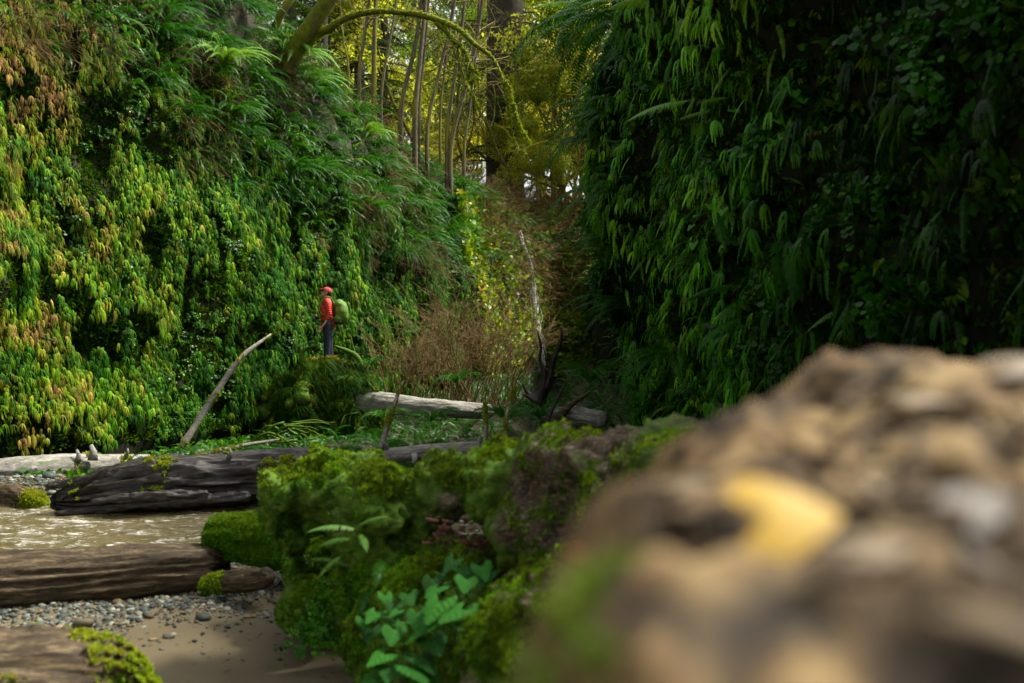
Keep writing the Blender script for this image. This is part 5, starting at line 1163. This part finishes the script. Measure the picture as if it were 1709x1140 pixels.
# ------------------------------------------------------------------ gravel and stones
def stonemb(seed, s=.02):
    r = random.Random(seed); mb = MB(); V = []; nu, nv = 5, 7; fl = r.uniform(.4, .7); el = r.uniform(.7, 1.1)
    for i_ in range(nu+1):
        f = PI*i_/nu
        for j_ in range(nv): a_ = 2*PI*j_/nv; k_ = s*(1+r.uniform(-.16, .16)); V.append((k_*math.sin(f)*math.cos(a_), k_*el*math.sin(f)*math.sin(a_), k_*fl*math.cos(f)))
    mb.add(V, [(i_*nv+j_, (i_+1)*nv+j_, (i_+1)*nv+(j_+1) % nv, i_*nv+(j_+1) % nv) for i_ in range(nu) for j_ in range(nv)]); return mb
m, nt, out = mat('pebble_tinted'); a_n = N_(nt, 'ShaderNodeAttribute', attribute_type='INSTANCER', attribute_name='col')
bsdf(nt, out, mixc(nt, 1.0, a_n.outputs['Color'], ramp(nt, noise(nt, 60, 4), [(.3, (.75, .75, .75)), (.7, (1.15, 1.15, 1.15))]), 'MULTIPLY'), .6, noise(nt, 150, 3), .3, .002, .25); M_peb = m
C_set_stone = protoset('pebble', [stonemb(s) for s in range(7)], M_peb)
for c_ in C_set_stone.objects: c_.data.polygons.foreach_set('use_smooth', np.ones(len(c_.data.polygons), dtype=bool))
def stonecol(n):
    tab = np.array([[.07, .09, .09], [.12, .15, .14], [.20, .22, .20], [.28, .27, .22], [.25, .18, .11], [.05, .05, .055], [.38, .37, .33], [.14, .12, .09]]); return tab[rng.integers(0, len(tab), n)]*rng.uniform(.25, .8, (n, 1))*np.array([.95, 1, .9])
x = rng.uniform(-5.2, -1.0, 60000); y = rng.uniform(4.6, 8.6, 60000)
q_ = np.stack([x, y, x*0], 1); shore = 5.95+.28*(x+2.6)**1*(-.2)+.0*x; dens = np.where(y > 5.75+.25*(x+1.6)*.8+.25*fbm(q_*1.5, 2, 4), 1, .045)
dens = dens*np.where(x > -1.75, .5, 1)*np.where((x > -2.35) & (y < 6.6), np.clip(.1+(y-6.2)*1.5, .04, 1), 1)
k = rng.random(len(x)) < dens; x, y = x[k][:26000], y[k][:26000]; z = ground_z(x, y); s_ = rng.gamma(1.3, .26, len(x))+.10
scatter('gravel', C_set_stone, np.stack([x, y, z+.004*s_], 1), np.stack([rng.normal(0, .3, len(x)), rng.normal(0, .3, len(x)), rng.uniform(0, 6.28, len(x))], 1), s_, stonecol(len(x)), kind='stuff')
x = rng.uniform(-9, -4, 3000); y = rng.uniform(11.2, 13.2, 3000); z = ground_z(x, y); s_ = rng.gamma(2.2, .4, len(x))+.4
scatter('far_bank_gravel', C_set_stone, np.stack([x, y, z], 1), np.stack([x*0, x*0, rng.uniform(0, 6.28, len(x))], 1), s_, stonecol(len(x)), kind='stuff')
x = rng.uniform(-3.6, -.8, 700); y = rng.uniform(4.7, 7, 700); x, y = x[:260], y[:260]; n_ = 260
scatter('bank_litter', C_set_chip, np.stack([x, y, ground_z(x, y)+.004], 1), np.stack([x*0, x*0, rng.uniform(0, 6.28, n_)], 1), rng.uniform(.2, .8, n_), np.tile([.05, .03, .02], (n_, 1)), kind='stuff')
def stone_mat(nm, c): return rock_mat(nm, tuple(v*.6 for v in c), c, tuple(min(.6, v*1.5) for v in c), .01, .5, 12)
SM = [stone_mat('blue_grey_stone', (.07, .09, .11)), stone_mat('pale_green_stone', (.26, .32, .28)), stone_mat('tan_stone', (.30, .22, .13)), stone_mat('grey_stone', (.18, .19, .17))]
for k, (x_, y_, s_, mi, lb) in enumerate([(50, 1052, .075, 0, 'large dark blue-grey angular stone on the gravel at left'), (125, 1047, .08, 1, 'flat pale stone right of the dark blue stone'), (5, 1092, .08, 0, 'bluish stone at the left edge above the near log'), (218, 1018, .045, 1, 'pale flat pebble in the middle of the gravel'),
        (437, 990, .04, 1, 'pale green round stone by the mossy log'), (598, 1117, .02, 1, 'small white stone alone on the sand'), (278, 1003, .05, 3, 'rounded stone touching the drift log'), (45, 1030, .05, 3, 'flat grey stone below the drift log at left'), (98, 1047, .035, 2, 'tan pebble beside the dark blue stone'),
        (240, 1047, .03, 1, 'small pale teal pebble near the sand'), (175, 1025, .04, 3, 'grey flat pebble in the gravel band'), (315, 1003, .035, 0, 'blue-grey pebble near the end of the drift log'), (15, 1050, .04, 3, 'grey pebble left of the dark blue stone'), (337, 1015, .03, 2, 'small tan pebble at the sand edge'), (580, 1092, .018, 0, 'dark pebble on the sand near the mossy log'), (255, 1067, .03, 2, 'tan pebble where the gravel thins out')]):
    Yd = 6.3
    for _ in range(30):
        q_ = P(x_, y_, Yd); gz = float(ground_z(np.array([q_[0]]), np.array([q_[1]]))[0])
        Yd = (CZ-gz)*F/(y_-570)
    o = link('stone', stonemb(900+k, 1.0).mesh('stone', SM[mi]), loc=P(x_, y_, Yd), rot=(0, 0, R.uniform(0, 6)), scl=s_*.8); props(o, lb, 'stone')

# ------------------------------------------------------------------ hiker
HZ = P(545, 609, 21.6); HX, HY, HZZ = HZ
def evalmesh(me, mods):
    tmp = bpy.data.objects.new('tmp_body', me); col.objects.link(tmp); mods(tmp); bpy.context.view_layer.update()
    o_ = bpy.data.meshes.new_from_object(tmp.evaluated_get(bpy.context.evaluated_depsgraph_get())); bpy.data.objects.remove(tmp); return o_
def chain(mb, pts, rads, sides=12, sq=1.0, n=14):
    path = catmull(pts, n); rr = np.interp(np.linspace(0, 1, n), np.linspace(0, 1, len(rads)), rads); V, Fc = tube(path, rr, sides)
    mb.add(V, Fc)
    for e_, r_e in ((path[0], rr[0]), (path[-1], rr[-1])): ell(mb, e_, (r_e*.98,)*3, 8)
def ell(mb, c_, r_, n=12, rot=None):
    V = []; nu, nv = n, n+2
    for i_ in range(nu+1):
        f = PI*i_/nu
        for j_ in range(nv): a_ = 2*PI*j_/nv; V.append((r_[0]*math.sin(f)*math.cos(a_), r_[1]*math.sin(f)*math.sin(a_), r_[2]*math.cos(f)))
    V = np.array(V)
    if rot is not None: V = V@np.array(rot).T
    mb.add(V+np.asarray(c_), [(i_*nv+j_, (i_+1)*nv+j_, (i_+1)*nv+(j_+1) % nv, i_*nv+(j_+1) % nv) for i_ in range(nu) for j_ in range(nv)])
def fuse(mb, vox, name, m, smooth=2):
    def md(o): r = o.modifiers.new('r', 'REMESH'); r.mode = 'VOXEL'; r.voxel_size = vox; s = o.modifiers.new('s', 'SMOOTH'); s.iterations = smooth; s.factor = .5
    me_ = evalmesh(mb.mesh(name, m), md); me_.name = name; me_.materials.clear(); me_.materials.append(m); me_.polygons.foreach_set('use_smooth', np.ones(len(me_.polygons), dtype=bool)); return me_
M_skin = plain('skin', (.50, .28, .19), .5, .4, 0.01); M_hair = plain('dark_hair', (.02, .012, .008), .5, .4, .01)
def cloth(nm, c_, quilt=0, rough=.6):
    m, nt, out = mat(nm); h = noise(nt, 30, 4)
    if quilt:
        wv = nt.nodes.new('ShaderNodeTexWave'); wv.bands_direction = 'Z'; wv.inputs['Scale'].default_value = quilt; wv.inputs['Distortion'].default_value = 1.5; tcx = nt.nodes.new('ShaderNodeTexCoord'); nt.links.new(tcx.outputs['Object'], wv.inputs['Vector']); wv.inputs['Distortion'].default_value = 4; wv.inputs['Detail'].default_value = 3
        h = mathn(nt, 'ADD', mathn(nt, 'MULTIPLY', wv.outputs['Fac'], .4), h)
    bsdf(nt, out, c_, rough, h, .8, .015, .4); return m
M_jack = cloth('red_down_jacket', (.62, .035, .02), 7, .5); M_trou = cloth('navy_trousers', (.012, .018, .035)); M_cap = cloth('red_cap', (.6, .05, .045)); M_pack = cloth('green_pack_cover', (.10, .20, .012), 2, .55); M_dark = cloth('black_fabric', (.012, .012, .014)); M_boot = cloth('brown_boot', (.04, .028, .02))
hk = empty('person', (HX, HY, HZZ), math.radians(12)); props(hk, 'hiker in a red jacket and red cap standing on the upturned roots looking up', 'person')
A = np.array
RY = Matrix.Rotation(math.radians(22), 3, 'Y')       # head thrown back (facing -X, tilting up)
hc_ = A([-.015, 0, 1.555])
def hd(v): return hc_+np.array(RY @ Vector(v))
b = MB()
chain(b, [(.03, 0, .90), (.02, 0, 1.02), (0, 0, 1.2), (.01, 0, 1.36)], [.125, .11, .125, .10])
chain(b, [(.012, 0, 1.36), (.005, 0, 1.43), (-.0, 0, 1.49)], [.06, .052, .05])
for s in (-1, 1):
    chain(b, [(.02, s*.10, .90), (.035+.02*s, s*.10, .50), (.05+.05*s, s*.10, .10)], [.088, .058, .04])
    chain(b, [(.05+.05*s, s*.10, .06), (-.09+.05*s, s*.11, .035)], [.04, .032])
    chain(b, [(.01, s*.12, 1.37), (.015, s*.175, 1.345), (.05, s*.21, 1.10)], [.055, .05, .038])
hands = {-1: [(.05, -.21, 1.10), (-.03, -.225, .92), (-.085, -.22, .84)], 1: [(.05, .21, 1.10), (-.06, .20, 1.03), (-.16, .14, 1.02)]}
for s in (-1, 1):
    e_, m_, h_ = [A(v) for v in hands[s]]; chain(b, [e_, m_, h_], [.038, .028, .022]); d_ = h_-m_; d_ /= np.linalg.norm(d_); sdv = A([0, 1., 0]) if s < 0 else A([0, .3, 1.]); sdv = np.cross(d_, A([0, s*1., 0])); sdv /= np.linalg.norm(sdv)
    pc = h_+d_*.045; ell(b, pc, (.034, .017, .045), 8, Vector(d_).to_track_quat('Z', 'Y').to_matrix())
    for f_ in range(4):
        st = h_+d_*.08+sdv*(f_-1.5)*.017; ln = (.062, .075, .07, .055)[f_]; cur = np.cross(sdv, d_)*.35*s*-1
        chain(b, [st-d_*.02, st+d_*ln*.5+cur*ln*.2, st+d_*ln*.9+cur*ln*.8], [.0095, .0088, .0075], 6, n=7)
    st = h_+d_*.03+sdv*.028; chain(b, [st, st+sdv*.02+d_*.02, st+sdv*.024+d_*.055], [.011, .01, .0085], 6, n=6)
ell(b, hd((.012, 0, .03)), (.095, .076, .105), 14, RY); ell(b, hd((-.03, 0, -.045)), (.06, .055, .062), 12, RY)
ell(b, hd((-.095, 0, -.005)), (.02, .012, .024), 8, RY); ell(b, hd((-.08, 0, -.052)), (.016, .024, .010), 8, RY); ell(b, hd((-.078, 0, -.085)), (.02, .022, .016), 8, RY)
for s in (-1, 1): ell(b, hd((.012, s*.076, .0)), (.016, .008, .028), 8, RY); ell(b, hd((-.076, s*.03, .022)), (.012, .014, .008), 8, RY)
link('body', fuse(b, .0065, 'body', M_skin), hk)
j = MB()
chain(j, [(.03, 0, .86), (.02, 0, 1.0), (-.005, 0, 1.2), (.005, 0, 1.34), (.008, 0, 1.40)], [.155, .145, .158, .13, .085], 18)
chain(j, [(.005, 0, 1.40), (-.0, 0, 1.475)], [.075, .070])
for s in (-1, 1): chain(j, [(.01, s*.10, 1.36), (.015, s*.18, 1.345), (.05, s*.215, 1.10)], [.085, .072, .058]); e_, m_, h_ = [A(v) for v in hands[s]]; chain(j, [e_, e_*.45+m_*.55], [.058, .048])
link('jacket', fuse(j, .011, 'jacket', M_jack), hk)
t_ = MB(); ell(t_, (.03, 0, .88), (.14, .165, .10))
for s in (-1, 1): chain(t_, [(.02, s*.085, .90), (.035+.02*s, s*.10, .50), (.05+.05*s, s*.10, .09)], [.112, .082, .062])
link('trousers', fuse(t_, .011, 'trousers', M_trou), hk)
for s in (-1, 1):
    bt = MB(); chain(bt, [(.055+.05*s, s*.10, .12), (.05+.05*s, s*.10, .045), (-.10+.05*s, s*.11, .04)], [.055, .052, .04]); link('boot', fuse(bt, .01, 'boot', M_boot), hk)
cp = MB()
V = []; nu, nv = 8, 20
for i_ in range(nu+1):
    f = PI*.5*i_/nu
    for j_ in range(nv): a_ = 2*PI*j_/nv; V.append(hd((.012+.108*math.sin(f)*math.cos(a_), .088*math.sin(f)*math.sin(a_), .055+.088*math.cos(f))))
cp.add(V, [(i_*nv+j_, (i_+1)*nv+j_, (i_+1)*nv+(j_+1) % nv, i_*nv+(j_+1) % nv) for i_ in range(nu) for j_ in range(nv)])
cap_o = link('cap', cp.mesh('cap', M_cap), hk)
V = []
for lay in (0, .006):
    for u in range(6):
        for v in range(9): yy = (v/8-.5)*.15; xx = -.078-.085*u/5*(1-(yy/.09)**2*.75); V.append(hd((xx, yy, .062-.15*abs(yy)*.3-.02*(u/5)+lay)))
Fc = [(k0+u*9+v, k0+u*9+v+1, k0+(u+1)*9+v+1, k0+(u+1)*9+v) for k0 in (0, 54) for u in range(5) for v in range(8)]+[(45+v, 46+v, 100+v, 99+v) for v in range(8)]
link('brim', newmesh('brim', V, Fc, M_cap), cap_o)
hr = MB(); ell(hr, hd((.05, 0, .02)), (.075, .082, .085), 10, RY); ell(hr, hd((.085, 0, -.045)), (.035, .05, .06), 10, RY); link('hair', hr.mesh('hair', M_hair), hk)
gl = MB()
for s in (-1, 1): ell(gl, hd((-.092, s*.033, .022)), (.006, .027, .018), 8, RY)
chain(gl, [hd((-.085, -.05, .025)), hd((.01, -.082, .02))], [.004, .004], 5, n=4); link('sunglasses', gl.mesh('sunglasses', M_dark), hk)
cs = MB(); ell(cs, (-.20, .10, 1.02), (.05, .06, .035), 8); M_blue = plain('blue_object', (.03, .25, .6)); M_cm = M_dark
bag = empty('backpack', (HX, HY, HZZ), math.radians(12)); props(bag, 'bright green covered backpack worn by the hiker', 'backpack')
pk = MB(); ell(pk, (.305, 0, 1.16), (.165, .17, .24), 14); ell(pk, (.27, 0, 1.30), (.125, .16, .13), 12); ell(pk, (.25, 0, 1.0), (.13, .16, .13), 12); ell(pk, (.38, 0, 1.08), (.10, .13, .17), 12)
link('rain_cover', fuse(pk, .012, 'rain_cover', M_pack, 3), bag)
bb_ = MB(); ell(bb_, (.26, 0, .925), (.13, .15, .06), 10); ell(bb_, (.175, 0, 1.12), (.035, .13, .24), 10); link('base_panel', bb_.mesh('base_panel', M_dark), bag)
for s in (-1, 1):
    sb = MB(); pth = catmull([(.17, s*.10, 1.30), (.10, s*.10, 1.43), (.0, s*.105, 1.475), (-.11, s*.105, 1.38), (-.165, s*.11, 1.25), (-.10, s*.17, 1.10), (.14, s*.15, 1.02)], 30); V, Fc = tube(pth, .017, 6); sb.add(V, Fc); link('strap', sb.mesh('strap', M_pack if s < 0 else M_dark), bag)
hb = MB(); V, Fc = tube(catmull([(.15, -.14, .97), (.03, -.165, .95), (-.12, -.08, .95), (-.13, .08, .95), (.15, .14, .97)], 24), .016, 6); hb.add(V, Fc); link('hip_belt', hb.mesh('hip_belt', M_dark), bag)
camr = empty('camera_bag', (HX, HY, HZZ), math.radians(12)); props(camr, 'small dark camera with a blue tag held in front of the hiker', 'camera'); link('case', cs.mesh('case', M_dark), camr)
tg = MB(); ell(tg, (-.235, .02, 1.06), (.02, .02, .03), 8); link('tag', tg.mesh('tag', M_blue), camr)
